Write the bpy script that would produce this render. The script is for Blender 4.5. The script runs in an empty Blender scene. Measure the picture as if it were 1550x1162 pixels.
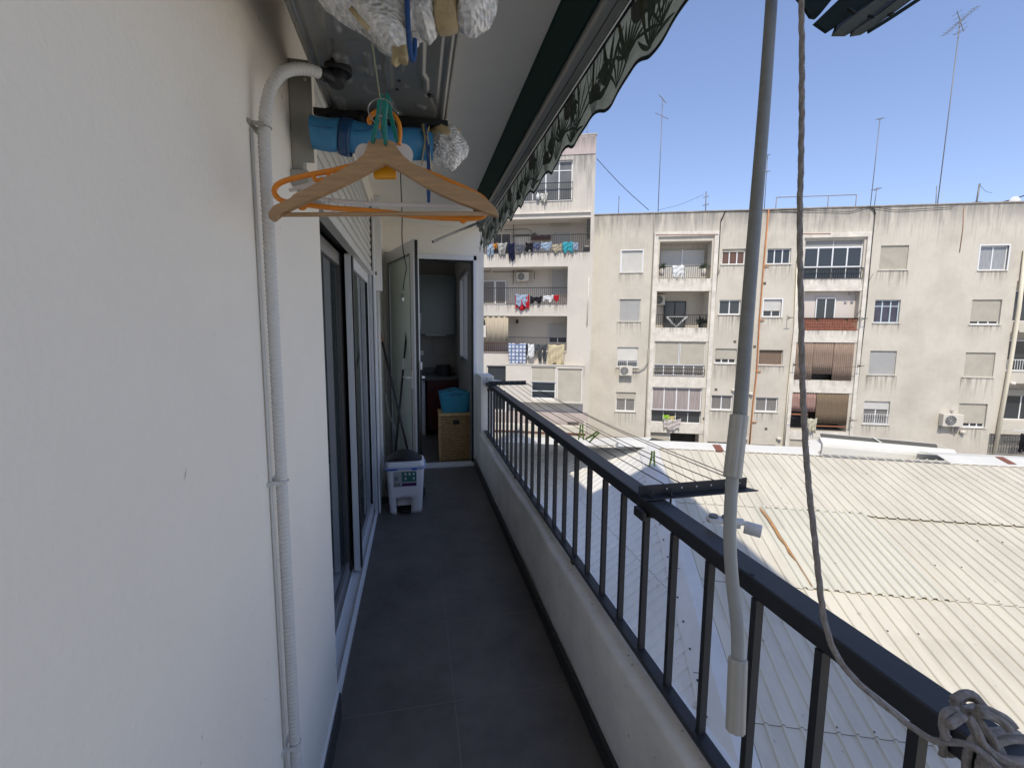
import bpy, bmesh, math, random
import numpy as np
from mathutils import Vector, Matrix
random.seed(7)
S = bpy.context.scene
COL = S.collection
R_ = math.radians
PI = math.pi
# ------------------------------------------------------------------ camera
PSI, TH, RO = R_(11.85), R_(6.55), R_(0.45)
FPX = 694.0
CAM = Vector((0, 0, 1.5))
Fw = Vector((math.sin(PSI)*math.cos(TH), math.cos(PSI)*math.cos(TH), -math.sin(TH)))
_r = Vector((math.cos(PSI), -math.sin(PSI), 0)); _u = _r.cross(Fw)
Rt = _r*math.cos(RO) + _u*math.sin(RO)
Up = -_r*math.sin(RO) + _u*math.cos(RO)
cd = bpy.data.cameras.new('Camera'); cam = bpy.data.objects.new('Camera', cd); COL.objects.link(cam)
cd.sensor_width = 36; cd.lens = FPX/1550*36; cd.clip_start = 0.02; cd.clip_end = 2000
m = Matrix((Rt, Up, -Fw)).transposed().to_4x4(); m.translation = CAM
cam.matrix_world = m
S.camera = cam
# ------------------------------------------------------------------ world + sun
SUN = Vector((-0.215, -0.57, 0.85)).normalized()
w = bpy.data.worlds.new('World'); S.world = w; w.use_nodes = True
nt = w.node_tree
bg = nt.nodes['Background']
sky = nt.nodes.new('ShaderNodeTexSky'); sky.sky_type = 'NISHITA'; sky.sun_disc = False
sky.sun_elevation = math.asin(SUN.z); sky.sun_rotation = math.atan2(SUN.x, SUN.y)
sky.air_density = 1.0; sky.dust_density = 0.2; sky.ozone_density = 1.3
gm = nt.nodes.new('ShaderNodeGamma'); gm.inputs[1].default_value = .8; nt.links.new(sky.outputs[0], gm.inputs[0])
tn = nt.nodes.new('ShaderNodeVectorMath'); tn.operation = 'MULTIPLY'; tn.inputs[1].default_value = (.95, .96, 1.15); nt.links.new(gm.outputs[0], tn.inputs[0])
nt.links.new(tn.outputs[0], bg.inputs[0]); bg.inputs[1].default_value = 0.15
ld = bpy.data.lights.new('sun', 'SUN'); ld.energy = 2.7; ld.angle = R_(0.3); ld.color = (1, .92, .78)
lo = bpy.data.objects.new('sun', ld); COL.objects.link(lo)
lo.rotation_euler = SUN.to_track_quat('Z', 'Y').to_euler()
S.view_settings.view_transform = 'Standard'; S.view_settings.look = 'None'
S.view_settings.exposure = 0.62; S.view_settings.gamma = 1
S.cycles.max_bounces = 8; S.cycles.diffuse_bounces = 5; S.cycles.glossy_bounces = 4
# ------------------------------------------------------------------ pixel measures of the photograph -> world points on real planes
def ray(x, y): return Rt*((x-775)/FPX) - Up*((y-581)/FPX) + Fw
def at(x, y, d): return CAM + ray(x, y)*d
def onx(x, y, X): r = ray(x, y); return CAM + r*(X/r.x)
def ony(x, y, Y): r = ray(x, y); return CAM + r*(Y/r.y)
def onz(x, y, Z): r = ray(x, y); return CAM + r*((Z-1.5)/r.z)
PHI = R_(20.6)
NV = Vector((math.sin(PHI), math.cos(PHI), 0)); AV = Vector((NV.y, -NV.x, 0))
def fac(x, y, D):
    r = ray(x, y); p = CAM + r*(D/r.dot(NV)); return p.dot(AV), p.z
def z4(x, y): return 700+x/4.65, 180+y/4.65
def z5(x, y): return 700+x/4.15, 420+y/4.15
def z6(x, y): return 880+x/2.906, 290+y/2.906
def z7(x, y): return 1180+x/2.835, 290+y/2.835
# ------------------------------------------------------------------ object helpers
def link(o, parent=None):
    COL.objects.link(o)
    if parent is not None: o.parent = parent
    return o
def tag(o, label=None, cat=None, group=None, kind=None):
    if label: o['label'] = label
    if cat: o['category'] = cat
    if group: o['group'] = group
    if kind: o['kind'] = kind
    return o
def empty(name, loc=(0, 0, 0), rz=0, label=None, cat=None, group=None):
    o = bpy.data.objects.new(name, None); o.location = loc; o.rotation_euler = (0, 0, rz)
    o.empty_display_size = .1
    link(o); return tag(o, label, cat, group)
class MB:
    def __init__(s): s.v = []; s.f = []; s.m = []; s.sm = []; s.k = 0; s.smooth = False
    def mat(s, k): s.k = k; return s
    def sh(s, b): s.smooth = b; return s
    def face(s, idx): s.f.append(tuple(idx)); s.m.append(s.k); s.sm.append(s.smooth)
    def verts(s, pts):
        i = len(s.v); s.v += [tuple(p) for p in pts]; return list(range(i, i+len(pts)))
    def quad(s, *p): s.face(s.verts(p)); return s
    def box(s, x0, x1, y0, y1, z0, z1):
        x0, x1 = sorted((x0, x1)); y0, y1 = sorted((y0, y1)); z0, z1 = sorted((z0, z1))
        i = s.verts([(x0,y0,z0),(x1,y0,z0),(x1,y1,z0),(x0,y1,z0),(x0,y0,z1),(x1,y0,z1),(x1,y1,z1),(x0,y1,z1)])
        for q in ((0,3,2,1),(4,5,6,7),(0,1,5,4),(1,2,6,5),(2,3,7,6),(3,0,4,7)): s.face([i[k] for k in q])
        return s
    def obox(s, c, ax, ay, az):       # oriented box: centre and three half-axis vectors
        c, ax, ay, az = map(Vector, (c, ax, ay, az))
        i = s.verts([c+ax*a+ay*b+az*d for d in (-1,1) for a, b in ((-1,-1),(1,-1),(1,1),(-1,1))])
        for q in ((0,3,2,1),(4,5,6,7),(0,1,5,4),(1,2,6,5),(2,3,7,6),(3,0,4,7)): s.face([i[k] for k in q])
        return s
    def tube(s, pts, r, n=8, caps=True, closed=False, prof=None):
        pts = [Vector(p) for p in pts]; rs = r if isinstance(r, (list, tuple)) else [r]*len(pts)
        rings = []; N = len(pts); up = None
        for k, p in enumerate(pts):
            if closed: t = pts[(k+1) % N]-pts[k-1]
            else: t = pts[min(k+1, N-1)]-pts[max(k-1, 0)]
            if t.length < 1e-9: t = Vector((0, 0, 1))
            t.normalize()
            if up is None:
                up = Vector((0, 0, 1)) if abs(t.z) < .9 else Vector((1, 0, 0))
            a = (up - t*up.dot(t))
            if a.length < 1e-6: a = t.orthogonal()
            a.normalize(); b = t.cross(a); up = a
            rings.append(s.verts([p + (a*math.cos(2*PI*j/n)*(prof[0] if prof else 1) + b*math.sin(2*PI*j/n)*(prof[1] if prof else 1))*rs[k] for j in range(n)]))
        o = s.smooth
        s.smooth = n > 5
        for k in range(N if closed else N-1):
            A, B = rings[k], rings[(k+1) % N]
            for j in range(n): s.face((A[j], A[(j+1) % n], B[(j+1) % n], B[j]))
        s.smooth = False
        if caps and not closed:
            s.face(rings[0][::-1]); s.face(rings[-1])
        s.smooth = o
        return s
    def prism(s, poly, off):          # planar outline extruded by the vector off
        off = Vector(off); n = len(poly)
        a = s.verts(poly); b = s.verts([Vector(p)+off for p in poly])
        s.face(a[::-1]); s.face(b)
        for k in range(n): s.face((a[k], a[(k+1) % n], b[(k+1) % n], b[k]))
        return s
    def grid(s, fn, nu, nv, closed_u=False):
        ids = [s.verts([fn(u/(nu), v/(nv)) for u in range(nu+(0 if closed_u else 1))]) for v in range(nv+1)]
        for v in range(nv):
            for u in range(nu):
                u2 = (u+1) % len(ids[0]) if closed_u else u+1
                s.face((ids[v][u], ids[v][u2], ids[v+1][u2], ids[v+1][u]))
        return s
    def build(s, name, mats, parent=None, bevel=0, solid=0, sub=0, label=None, kind=None):
        me = bpy.data.meshes.new(name); me.from_pydata(s.v, [], s.f); me.update()
        if not isinstance(mats, (list, tuple)): mats = [mats]
        for q in mats: me.materials.append(q)
        for p, k, sm in zip(me.polygons, s.m, s.sm): p.material_index = k; p.use_smooth = sm
        bm = bmesh.new(); bm.from_mesh(me); bmesh.ops.recalc_face_normals(bm, faces=bm.faces); bm.to_mesh(me); bm.free()
        o = bpy.data.objects.new(name, me); link(o, parent)
        if solid:
            q = o.modifiers.new('solid', 'SOLIDIFY'); q.thickness = solid; q.offset = 0
        if bevel:
            q = o.modifiers.new('bevel', 'BEVEL'); q.width = bevel; q.segments = 2; q.limit_method = 'ANGLE'; q.angle_limit = R_(35)
        if sub:
            q = o.modifiers.new('sub', 'SUBSURF'); q.levels = sub; q.render_levels = sub
        if label: o['label'] = label
        if kind: o['kind'] = kind
        return o
def single(o, label, cat, group=None, kind=None): return tag(o, label, cat, group, kind)
# ------------------------------------------------------------------ materials
def mat(name, col, rough=.6, metal=0, spec=.5, noise=None, bump=None, trans=0, sheen=0, coat=0):
    """noise=(scale, amount, (sx,sy,sz)) varies brightness; bump=(scale, strength, dist)"""
    M = bpy.data.materials.new(name); M.use_nodes = True
    t = M.node_tree; b = t.nodes['Principled BSDF']
    b.inputs['Base Color'].default_value = (*col, 1); b.inputs['Roughness'].default_value = rough
    b.inputs['Metallic'].default_value = metal; b.inputs['Specular IOR Level'].default_value = spec
    if trans: b.inputs['Transmission Weight'].default_value = trans
    if coat: b.inputs['Coat Weight'].default_value = coat
    tc = t.nodes.new('ShaderNodeTexCoord')
    if noise:
        mp = t.nodes.new('ShaderNodeMapping'); t.links.new(tc.outputs['Object'], mp.inputs[0])
        if len(noise) > 2: mp.inputs['Scale'].default_value = noise[2]
        n = t.nodes.new('ShaderNodeTexNoise'); n.inputs['Scale'].default_value = noise[0]; n.inputs['Detail'].default_value = 6
        n.inputs['Roughness'].default_value = .65
        t.links.new(mp.outputs[0], n.inputs[0])
        r = t.nodes.new('ShaderNodeMapRange'); r.inputs[1].default_value = .3; r.inputs[2].default_value = .7
        r.inputs[3].default_value = 1-noise[1]; r.inputs[4].default_value = 1+noise[1]*.6
        t.links.new(n.outputs[0], r.inputs[0])
        mx = t.nodes.new('ShaderNodeVectorMath'); mx.operation = 'SCALE'; mx.inputs[0].default_value = col
        t.links.new(r.outputs[0], mx.inputs['Scale']); t.links.new(mx.outputs[0], b.inputs['Base Color'])
    if bump:
        n2 = t.nodes.new('ShaderNodeTexNoise'); n2.inputs['Scale'].default_value = bump[0]; n2.inputs['Detail'].default_value = 5
        t.links.new(tc.outputs['Object'], n2.inputs[0])
        bp = t.nodes.new('ShaderNodeBump'); bp.inputs['Strength'].default_value = bump[1]; bp.inputs['Distance'].default_value = bump[2]
        t.links.new(n2.outputs[0], bp.inputs['Height']); t.links.new(bp.outputs[0], b.inputs['Normal'])
    return M
def nodes(M): return M.node_tree, M.node_tree.nodes['Principled BSDF']
def stained(name, base, dark, streak, seed=0, ztop=8.0, topfade=2.2, patch=.5, rust=None, low=None, lowz=0):
    """weathered render wall: blotches, vertical run marks, heavier dirt under the coping"""
    M = bpy.data.materials.new(name); M.use_nodes = True; t, b = nodes(M)
    b.inputs['Roughness'].default_value = .95; b.inputs['Specular IOR Level'].default_value = .15
    N = t.nodes.new; L = t.links.new
    tc = N('ShaderNodeTexCoord')
    def noise(sc, scale, det=6, off=0):
        mp = N('ShaderNodeMapping'); mp.inputs['Scale'].default_value = sc; mp.inputs['Location'].default_value = (seed*7.3+off, seed*3.1, off)
        L(tc.outputs['Object'], mp.inputs[0]); n = N('ShaderNodeTexNoise'); n.inputs['Scale'].default_value = scale; n.inputs['Detail'].default_value = det
        n.inputs['Roughness'].default_value = .6; L(mp.outputs[0], n.inputs[0]); return n.outputs[0]
    def rng(x, a, b_, c, d, clamp=True):
        r = N('ShaderNodeMapRange'); r.clamp = clamp
        for i, q in enumerate((a, b_, c, d)): r.inputs[i+1].default_value = q
        L(x, r.inputs[0]); return r.outputs[0]
    def mul(x, y, op='MULTIPLY'):
        q = N('ShaderNodeMath'); q.operation = op; q.use_clamp = True; L(x, q.inputs[0])
        if isinstance(y, (int, float)): q.inputs[1].default_value = y
        else: L(y, q.inputs[1])
        return q.outputs[0]
    def mix(f, A, B):
        q = N('ShaderNodeMix'); q.data_type = 'RGBA'; L(f, q.inputs[0])
        for k, X in ((6, A), (7, B)):
            if isinstance(X, tuple): q.inputs[k].default_value = (*X, 1)
            else: L(X, q.inputs[k])
        return q.outputs[2]
    sep = N('ShaderNodeSeparateXYZ'); L(tc.outputs['Object'], sep.inputs[0])
    blot = rng(noise((1, 1, 1), .55, 8), .42, .75, 0, patch)
    fine = rng(noise((1, 1, 1), 6, 8, 5), .35, .7, 0, .35)
    run = rng(noise((5, 5, .35), 1.6, 6, 9), .5, .68, 0, 1)
    top = rng(sep.outputs[2], ztop-topfade, ztop, .06, 1)
    c = mix(blot, base, streak)
    c = mix(mul(fine, .5), c, streak)
    c = mix(mul(mul(run, top), .9), c, dark)
    band = mul(rng(noise((2.2, 2.2, .35), 1.3, 7, 3), .36, .60, .15, .85), rng(sep.outputs[2], ztop-topfade*.55, ztop-.1, 0, 1))
    c = mix(band, c, dark)
    if rust: 
        rr = mul(rng(noise((7, 7, .25), 1.1, 5, 21), .6, .7, 0, .8), rng(sep.outputs[2], ztop-4.3, ztop-1.2, 0, .8)); c = mix(rr, c, rust)
    if low: c = mix(rng(sep.outputs[2], lowz-1, lowz+1, 1, 0), c, low)
    L(c, b.inputs['Base Color'])
    bp = N('ShaderNodeBump'); bp.inputs['Strength'].default_value = .35; bp.inputs['Distance'].default_value = .02
    L(noise((1, 1, 1), 9, 8, 2), bp.inputs['Height']); L(bp.outputs[0], b.inputs['Normal'])
    return M
M_wall = mat('white_plaster', (.93, .87, .77), .85, spec=.2, noise=(1.1, .05), bump=(75, .45, .005))
M_ceil = mat('ceiling_paint', (.92, .87, .77), .9, spec=.2, noise=(1.5, .04), bump=(60, .3, .005))
M_para = mat('parapet_paint', (.86, .82, .76), .8, spec=.25, noise=(5, .14), bump=(16, .8, .008))
M_frame = mat('white_aluminium', (.74, .75, .76), .35, spec=.5)
M_framed = mat('brown_aluminium', (.30, .29, .28), .35, metal=.2)
M_dark = mat('dark_rubber', (.012, .012, .013), .5)
M_glassd = mat('dark_glass', (.05, .062, .062), .04, spec=.6)
M_glassf = mat('frosted_glass', (.80, .90, .85), .28, spec=.5)
M_shut = mat('shutter_white', (.62, .61, .58), .5, noise=(3, .06))
M_rail = mat('rail_paint', (.036, .038, .042), .48, spec=.4, noise=(9, .2), bump=(70, .15, .002))
M_cond = mat('conduit_plastic', (.66, .65, .62), .55)
M_acm = mat('ac_grey_metal', (.25, .25, .235), .28, metal=.4, noise=(4, .12))
M_acw = mat('ac_cream', (.60, .57, .50), .5)
M_brk = mat('bracket_grey', (.36, .35, .31), .5, noise=(8, .12))
M_blue = mat('blue_film', (.05, .25, .48), .35, noise=(12, .2), bump=(14, .6, .01))
M_blue2 = mat('blue_tape', (.012, .06, .16), .3)
M_tape = mat('tan_tape', (.46, .36, .19), .45, noise=(18, .25), bump=(30, .8, .006))
M_bub = mat('bubble_wrap', (.80, .79, .76), .14, spec=1.0, noise=(60, .35), coat=.5)
M_string = mat('string', (.30, .33, .22), .8)
M_bluecord = mat('blue_cord', (.01, .06, .20), .6)
M_wood = mat('hanger_wood', (.47, .30, .16), .5, noise=(14, .22, (1, 1, 9)))
M_oran = mat('orange_plastic', (.82, .27, .02), .35, spec=.5)
M_yell = mat('amber_plastic', (.80, .36, .01), .35)
M_whp = mat('white_plastic', (.72, .71, .69), .4)
M_steel = mat('steel_wire', (.45, .45, .44), .3, metal=.9)
M_teal = mat('teal_plastic', (.005, .20, .17), .4)
M_lime = mat('lime_plastic', (.30, .52, .05), .4)
M_green = mat('green_canvas', (.006, .035, .028), .85)
M_alu = mat('awning_aluminium', (.42, .42, .39), .35, metal=.3)
M_val = mat('valance_cloth', (.34, .355, .28), .95, noise=(14, .35, (1, .4, 1)))
M_leaf = mat('printed_leaf', (.055, .08, .06), .95)
M_leaf2 = mat('printed_shade', (.085, .09, .085), .95)
M_leaf3 = mat('printed_olive', (.07, .075, .035), .95)
M_pole = mat('pole_enamel', (.40, .405, .38), .4, noise=(30, .08))
M_grip = mat('grip_plastic', (.50, .48, .42), .45, noise=(20, .06))
M_rope = mat('grey_rope', (.34, .31, .285), .95, noise=(90, .3), bump=(120, 1, .004))
M_slat = mat('blind_slat', (.02, .032, .028), .85, spec=.15, noise=(10, .3))
M_slat2 = mat('blind_slat_pale', (.13, .135, .11), .85, spec=.15, noise=(10, .3))
M_black = mat('black_plastic', (.008, .008, .009), .5)
M_broomred = mat('brown_cap', (.22, .09, .04), .5)
M_bin = mat('bin_plastic', (.84, .82, .80), .4)
M_bluebag = mat('blue_band', (.03, .10, .40), .4)
M_wick = mat('wicker', (.58, .37, .16), .7, noise=(25, .35), bump=(60, .6, .004))
M_wick2 = mat('wicker_dark', (.16, .095, .04), .8)
M_basket = mat('turquoise_plastic', (.03, .24, .34), .4)
M_cab = mat('cabinet_blue_grey', (.12, .155, .17), .25)
M_red = mat('cabinet_red', (.06, .003, .003), .3)
M_count = mat('granite_top', (.09, .09, .085), .35, noise=(40, .3))
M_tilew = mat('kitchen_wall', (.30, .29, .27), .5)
M_winglass = mat('far_glass', (.035, .04, .045), .08, spec=.6)
M_winglass2 = mat('far_glass_curtain', (.20, .19, .18), .12, spec=.6, noise=(6, .3, (8, 1, .4)))
M_pinkcurt = mat('pale_curtain', (.36, .31, .30), .8, noise=(5, .35, (6, 1, .3)))
M_browncurt = mat('brown_curtain', (.19, .135, .10), .9, noise=(6, .3, (9, 1, .3)))
M_tanblind = mat('tan_blind', (.34, .285, .20), .85, noise=(5, .12))
M_brblind = mat('brown_blind', (.29, .215, .17), .9, noise=(4, .2, (6, 1, .5)))
M_reed = mat('reed_blind', (.17, .125, .08), .9, noise=(12, .35, (1, 1, 5)))
M_brick = mat('terracotta', (.26, .10, .065), .85, noise=(8, .3))
M_orangep = mat('orange_pipe', (.50, .20, .07), .7, noise=(2, .25))
M_cream = mat('cream_pipe', (.72, .66, .52), .6)
M_whiteb = mat('white_surround', (.68, .64, .57), .85, noise=(2.5, .22), bump=(20, .2, .01))
M_gshut = mat('grey_shutter', (.42, .42, .41), .6, noise=(2, .08))
M_tshut = mat('tan_shutter', (.50, .465, .39), .7, noise=(2, .1))
M_iron = mat('dark_iron', (.02, .02, .022), .6)
M_irred = mat('maroon_iron', (.09, .03, .022), .7)
M_cable = mat('black_cable', (.02, .02, .02), .7)
M_rust = mat('rust_streak', (.42, .22, .09), .9, noise=(9, .3))
M_white = mat('white_cloth', (.72, .72, .72), .9)
M_ground = mat('yard_concrete', (.50, .47, .41), .95, noise=(.8, .15))
def translucent(M, f=.45):
    t, b = nodes(M); tr = t.nodes.new('ShaderNodeBsdfTranslucent'); mx = t.nodes.new('ShaderNodeMixShader'); mx.inputs[0].default_value = f
    lk = b.inputs['Base Color'].links
    if lk: t.links.new(lk[0].from_socket, tr.inputs[0])
    else: tr.inputs[0].default_value = b.inputs['Base Color'].default_value
    out = t.nodes['Material Output']; t.links.new(b.outputs[0], mx.inputs[1]); t.links.new(tr.outputs[0], mx.inputs[2]); t.links.new(mx.outputs[0], out.inputs[0])
translucent(M_val, .5)
def specks(M, scale, thr, col):
    t, b = nodes(M); lk = b.inputs['Base Color'].links[0].from_socket
    tc = t.nodes.new('ShaderNodeTexCoord'); v = t.nodes.new('ShaderNodeTexVoronoi'); v.inputs['Scale'].default_value = scale
    t.links.new(tc.outputs['Object'], v.inputs[0])
    n = t.nodes.new('ShaderNodeTexNoise'); n.inputs['Scale'].default_value = scale*.35; t.links.new(tc.outputs['Object'], n.inputs[0])
    a = t.nodes.new('ShaderNodeMapRange'); a.inputs[1].default_value = thr; a.inputs[2].default_value = thr*.6; t.links.new(v.outputs['Distance'], a.inputs[0])
    c = t.nodes.new('ShaderNodeMapRange'); c.inputs[1].default_value = .60; c.inputs[2].default_value = .66; t.links.new(n.outputs[0], c.inputs[0])
    m_ = t.nodes.new('ShaderNodeMath'); m_.operation = 'MULTIPLY'; t.links.new(a.outputs[0], m_.inputs[0]); t.links.new(c.outputs[0], m_.inputs[1])
    mx = t.nodes.new('ShaderNodeMix'); mx.data_type = 'RGBA'; t.links.new(m_.outputs[0], mx.inputs[0]); t.links.new(lk, mx.inputs[6]); mx.inputs[7].default_value = (*col, 1)
    t.links.new(mx.outputs[2], b.inputs['Base Color'])
specks(M_wall, 14, .10, (.50, .47, .43)); specks(M_para, 40, .22, (.42, .39, .34))
def crinkle(M, scale, strength, dist):
    t, b = nodes(M); tc = t.nodes.new('ShaderNodeTexCoord'); v = t.nodes.new('ShaderNodeTexVoronoi'); v.inputs['Scale'].default_value = scale
    mp = t.nodes.new('ShaderNodeMapping'); mp.inputs['Rotation'].default_value = (.4, .9, .5); mp.inputs['Scale'].default_value = (1, .45, 1.6)
    n = t.nodes.new('ShaderNodeTexNoise'); n.inputs['Scale'].default_value = scale*.3; n.inputs['Detail'].default_value = 6
    t.links.new(tc.outputs['Object'], mp.inputs[0]); t.links.new(mp.outputs[0], v.inputs[0]); t.links.new(tc.outputs['Object'], n.inputs[0])
    ad = t.nodes.new('ShaderNodeMath'); ad.operation = 'ADD'; t.links.new(v.outputs['Distance'], ad.inputs[0]); t.links.new(n.outputs[0], ad.inputs[1])
    bp = t.nodes.new('ShaderNodeBump'); bp.inputs['Strength'].default_value = strength; bp.inputs['Distance'].default_value = dist
    t.links.new(ad.outputs[0], bp.inputs['Height']); t.links.new(bp.outputs[0], b.inputs['Normal'])
crinkle(M_bub, 95, .75, .010)
# weathered render of the far buildings
M_fac = stained('weathered_render', (.60, .56, .485), (.23, .22, .205), (.45, .415, .355), 1, ztop=8.05, topfade=2.2, patch=.9)
M_tow = stained('weathered_tower', (.60, .56, .50), (.26, .25, .24), (.46, .43, .39), 4, ztop=11.6, topfade=4.5, patch=.5, rust=(.30, .17, .13))
# dark floor tiles with thin joints
M_floor = bpy.data.materials.new('floor_tile'); M_floor.use_nodes = True
def _floor():
    t, b = nodes(M_floor); N = t.nodes.new; L = t.links.new
    tc = N('ShaderNodeTexCoord')
    n = N('ShaderNodeTexNoise'); n.inputs['Scale'].default_value = 3.2; n.inputs['Detail'].default_value = 10; n.inputs['Roughness'].default_value = .7
    L(tc.outputs['Object'], n.inputs[0])
    cr = N('ShaderNodeValToRGB'); cr.color_ramp.elements[0].position = .3; cr.color_ramp.elements[1].position = .75
    cr.color_ramp.elements[0].color = (.085, .078, .072, 1); cr.color_ramp.elements[1].color = (.175, .16, .145, 1)
    L(n.outputs[0], cr.inputs[0]); L(cr.outputs[0], b.inputs['Base Color'])
    n2 = N('ShaderNodeTexNoise'); n2.inputs['Scale'].default_value = 14; L(tc.outputs['Object'], n2.inputs[0])
    r = N('ShaderNodeMapRange'); r.inputs[3].default_value = .34; r.inputs[4].default_value = .55; L(n2.outputs[0], r.inputs[0]); L(r.outputs[0], b.inputs['Roughness'])
_floor()
M_joint = mat('tile_joint', (.20, .185, .17), .9)
# dusty corrugated sheet
def sheet(name, base, dirt, amt, seed):
    M = bpy.data.materials.new(name); M.use_nodes = True; t, b = nodes(M); N = t.nodes.new; L = t.links.new
    b.inputs['Roughness'].default_value = .55; b.inputs['Specular IOR Level'].default_value = .3
    tc = N('ShaderNodeTexCoord')
    sx = N('ShaderNodeSeparateXYZ'); L(tc.outputs['Object'], sx.inputs[0])
    dv = N('ShaderNodeMath'); dv.operation = 'MULTIPLY'; dv.inputs[1].default_value = 1/1.02; L(sx.outputs[0], dv.inputs[0])
    fl_ = N('ShaderNodeMath'); fl_.operation = 'FLOOR'; L(dv.outputs[0], fl_.inputs[0])
    dy = N('ShaderNodeMath'); dy.operation = 'MULTIPLY'; dy.inputs[1].default_value = 1/2.95; L(sx.outputs[1], dy.inputs[0])
    fy = N('ShaderNodeMath'); fy.operation = 'FLOOR'; L(dy.outputs[0], fy.inputs[0])
    cb = N('ShaderNodeCombineXYZ'); L(fl_.outputs[0], cb.inputs[0]); L(fy.outputs[0], cb.inputs[1])
    wn = N('ShaderNodeTexWhiteNoise'); wn.noise_dimensions = '2D'; L(cb.outputs[0], wn.inputs[0])
    vr = N('ShaderNodeMapRange'); vr.inputs[3].default_value = .95; vr.inputs[4].default_value = 1.05; L(wn.outputs[0], vr.inputs[0])
    mp = N('ShaderNodeMapping'); mp.inputs['Scale'].default_value = (2.5, .5, 1); mp.inputs['Location'].default_value = (seed, 0, 0)
    L(tc.outputs['Object'], mp.inputs[0])
    n = N('ShaderNodeTexNoise'); n.inputs['Scale'].default_value = .9; n.inputs['Detail'].default_value = 9; n.inputs['Roughness'].default_value = .7
    L(mp.outputs[0], n.inputs[0])
    r = N('ShaderNodeMapRange'); r.inputs[1].default_value = .40; r.inputs[2].default_value = .72; r.inputs[4].default_value = amt; L(n.outputs[0], r.inputs[0])
    n3 = N('ShaderNodeTexNoise'); n3.inputs['Scale'].default_value = 7; n3.inputs['Detail'].default_value = 3
    mp3 = N('ShaderNodeMapping'); mp3.inputs['Scale'].default_value = (1.6, .7, 1); L(tc.outputs['Object'], mp3.inputs[0]); L(mp3.outputs[0], n3.inputs[0])
    r3 = N('ShaderNodeMapRange'); r3.inputs[1].default_value = .70; r3.inputs[2].default_value = .76; r3.inputs[4].default_value = .55; L(n3.outputs[0], r3.inputs[0])
    mx = N('ShaderNodeMix'); mx.data_type = 'RGBA'; mx.inputs[6].default_value = (*base, 1); mx.inputs[7].default_value = (*dirt, 1); L(r.outputs[0], mx.inputs[0])
    m2 = N('ShaderNodeMix'); m2.data_type = 'RGBA'; L(r3.outputs[0], m2.inputs[0]); L(mx.outputs[2], m2.inputs[6]); m2.inputs[7].default_value = (.28, .24, .18, 1)
    vs = N('ShaderNodeVectorMath'); vs.operation = 'SCALE'; L(m2.outputs[2], vs.inputs[0]); L(vr.outputs[0], vs.inputs['Scale'])
    L(vs.outputs[0], b.inputs['Base Color'])
    return M
M_sheet = sheet('roof_sheet_cream', (.60, .565, .475), (.43, .395, .325), .6, 0)
M_sheetl = sheet('roof_sheet_grey', (.66, .65, .62), (.50, .48, .44), .5, 5)
M_skyl = sheet('roof_sheet_greenish', (.575, .56, .475), (.43, .42, .35), .5, 9)
M_flash = mat('roof_flashing', (.60, .59, .57), .5, noise=(2, .08))
M_cap = mat('ridge_cap_white', (.66, .65, .61), .5, noise=(1.5, .08))

# ==================================================================  OUR BALCONY
home = empty('apartment_building', (0, 0, 0), 0, 'white plastered block whose long narrow balcony we stand on, seen close up on the left', 'building')
# floor (structure)
b = MB().box(-.60, .64, -1.2, 5.05, -.2, 0)
fl = b.build('balcony_floor', M_floor); tag(fl, kind='structure')
b = MB()
for k in range(-2, 8):
    y = 1.18+.53*k+.01; b.quad((-.36, y-.0022, .0012), (.62, y-.0022, .0012), (.62, y+.0022, .0012), (-.36, y+.0022, .0012))
b.quad((.130, -1.2, .0016), (.1345, -1.2, .0016), (.1345, 5.05, .0016), (.130, 5.05, .0016))
b.build('tile_joint', M_joint, fl)
# left wall: near part to y 1.74, opening y 1.76..3.80, far part
CE = 2.60
b = MB()
b.box(-.62, -.32, -1.6, 1.745, -.2, CE)                      # near wall
b.box(-.62, -.32, 3.86, 5.05, -.2, CE)                       # far wall
b.box(-.62, -.32, 1.745, 3.86, 2.46, CE)                     # over the shutter box
wall = b.build('wall', M_wall, home, bevel=.004)
b = MB().box(-.32, -.306, -1.6, 1.735, 0, .10); b.build('skirting', mat('dark_skirting', (.05, .052, .055), .4), home)
b = MB().box(-.322, -.312, -1.6, 1.752, .10, .112); b.build('skirting_bead', M_frame, home)
# slab above with a shallow cove; unseen upper storeys shaped for the courtyard shadow
b = MB().box(-12, .74, -9, 10.6, CE, CE+.28)
b.build('ceiling', M_ceil, home)
b = MB().box(-12, .60, -9, 10.6, CE+.28, 16.0).box(-14, .60, -46, -9, -9, 24.2).box(-14, .60, -9, -5, 16.0, 24.2); b.build('upper_shadow_storeys', M_wall, home)
b = MB().box(-12, .74, -9, 10.6, -9, -.2); b.box(-12, -.62, -9, 10.6, -.2, CE); b.box(-.62, .74, 7.5, 10.6, -.2, CE); b.box(-.62, .74, -3, -1.6, -.2, CE)
b.build('lower_storeys', M_wall, home)
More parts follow.
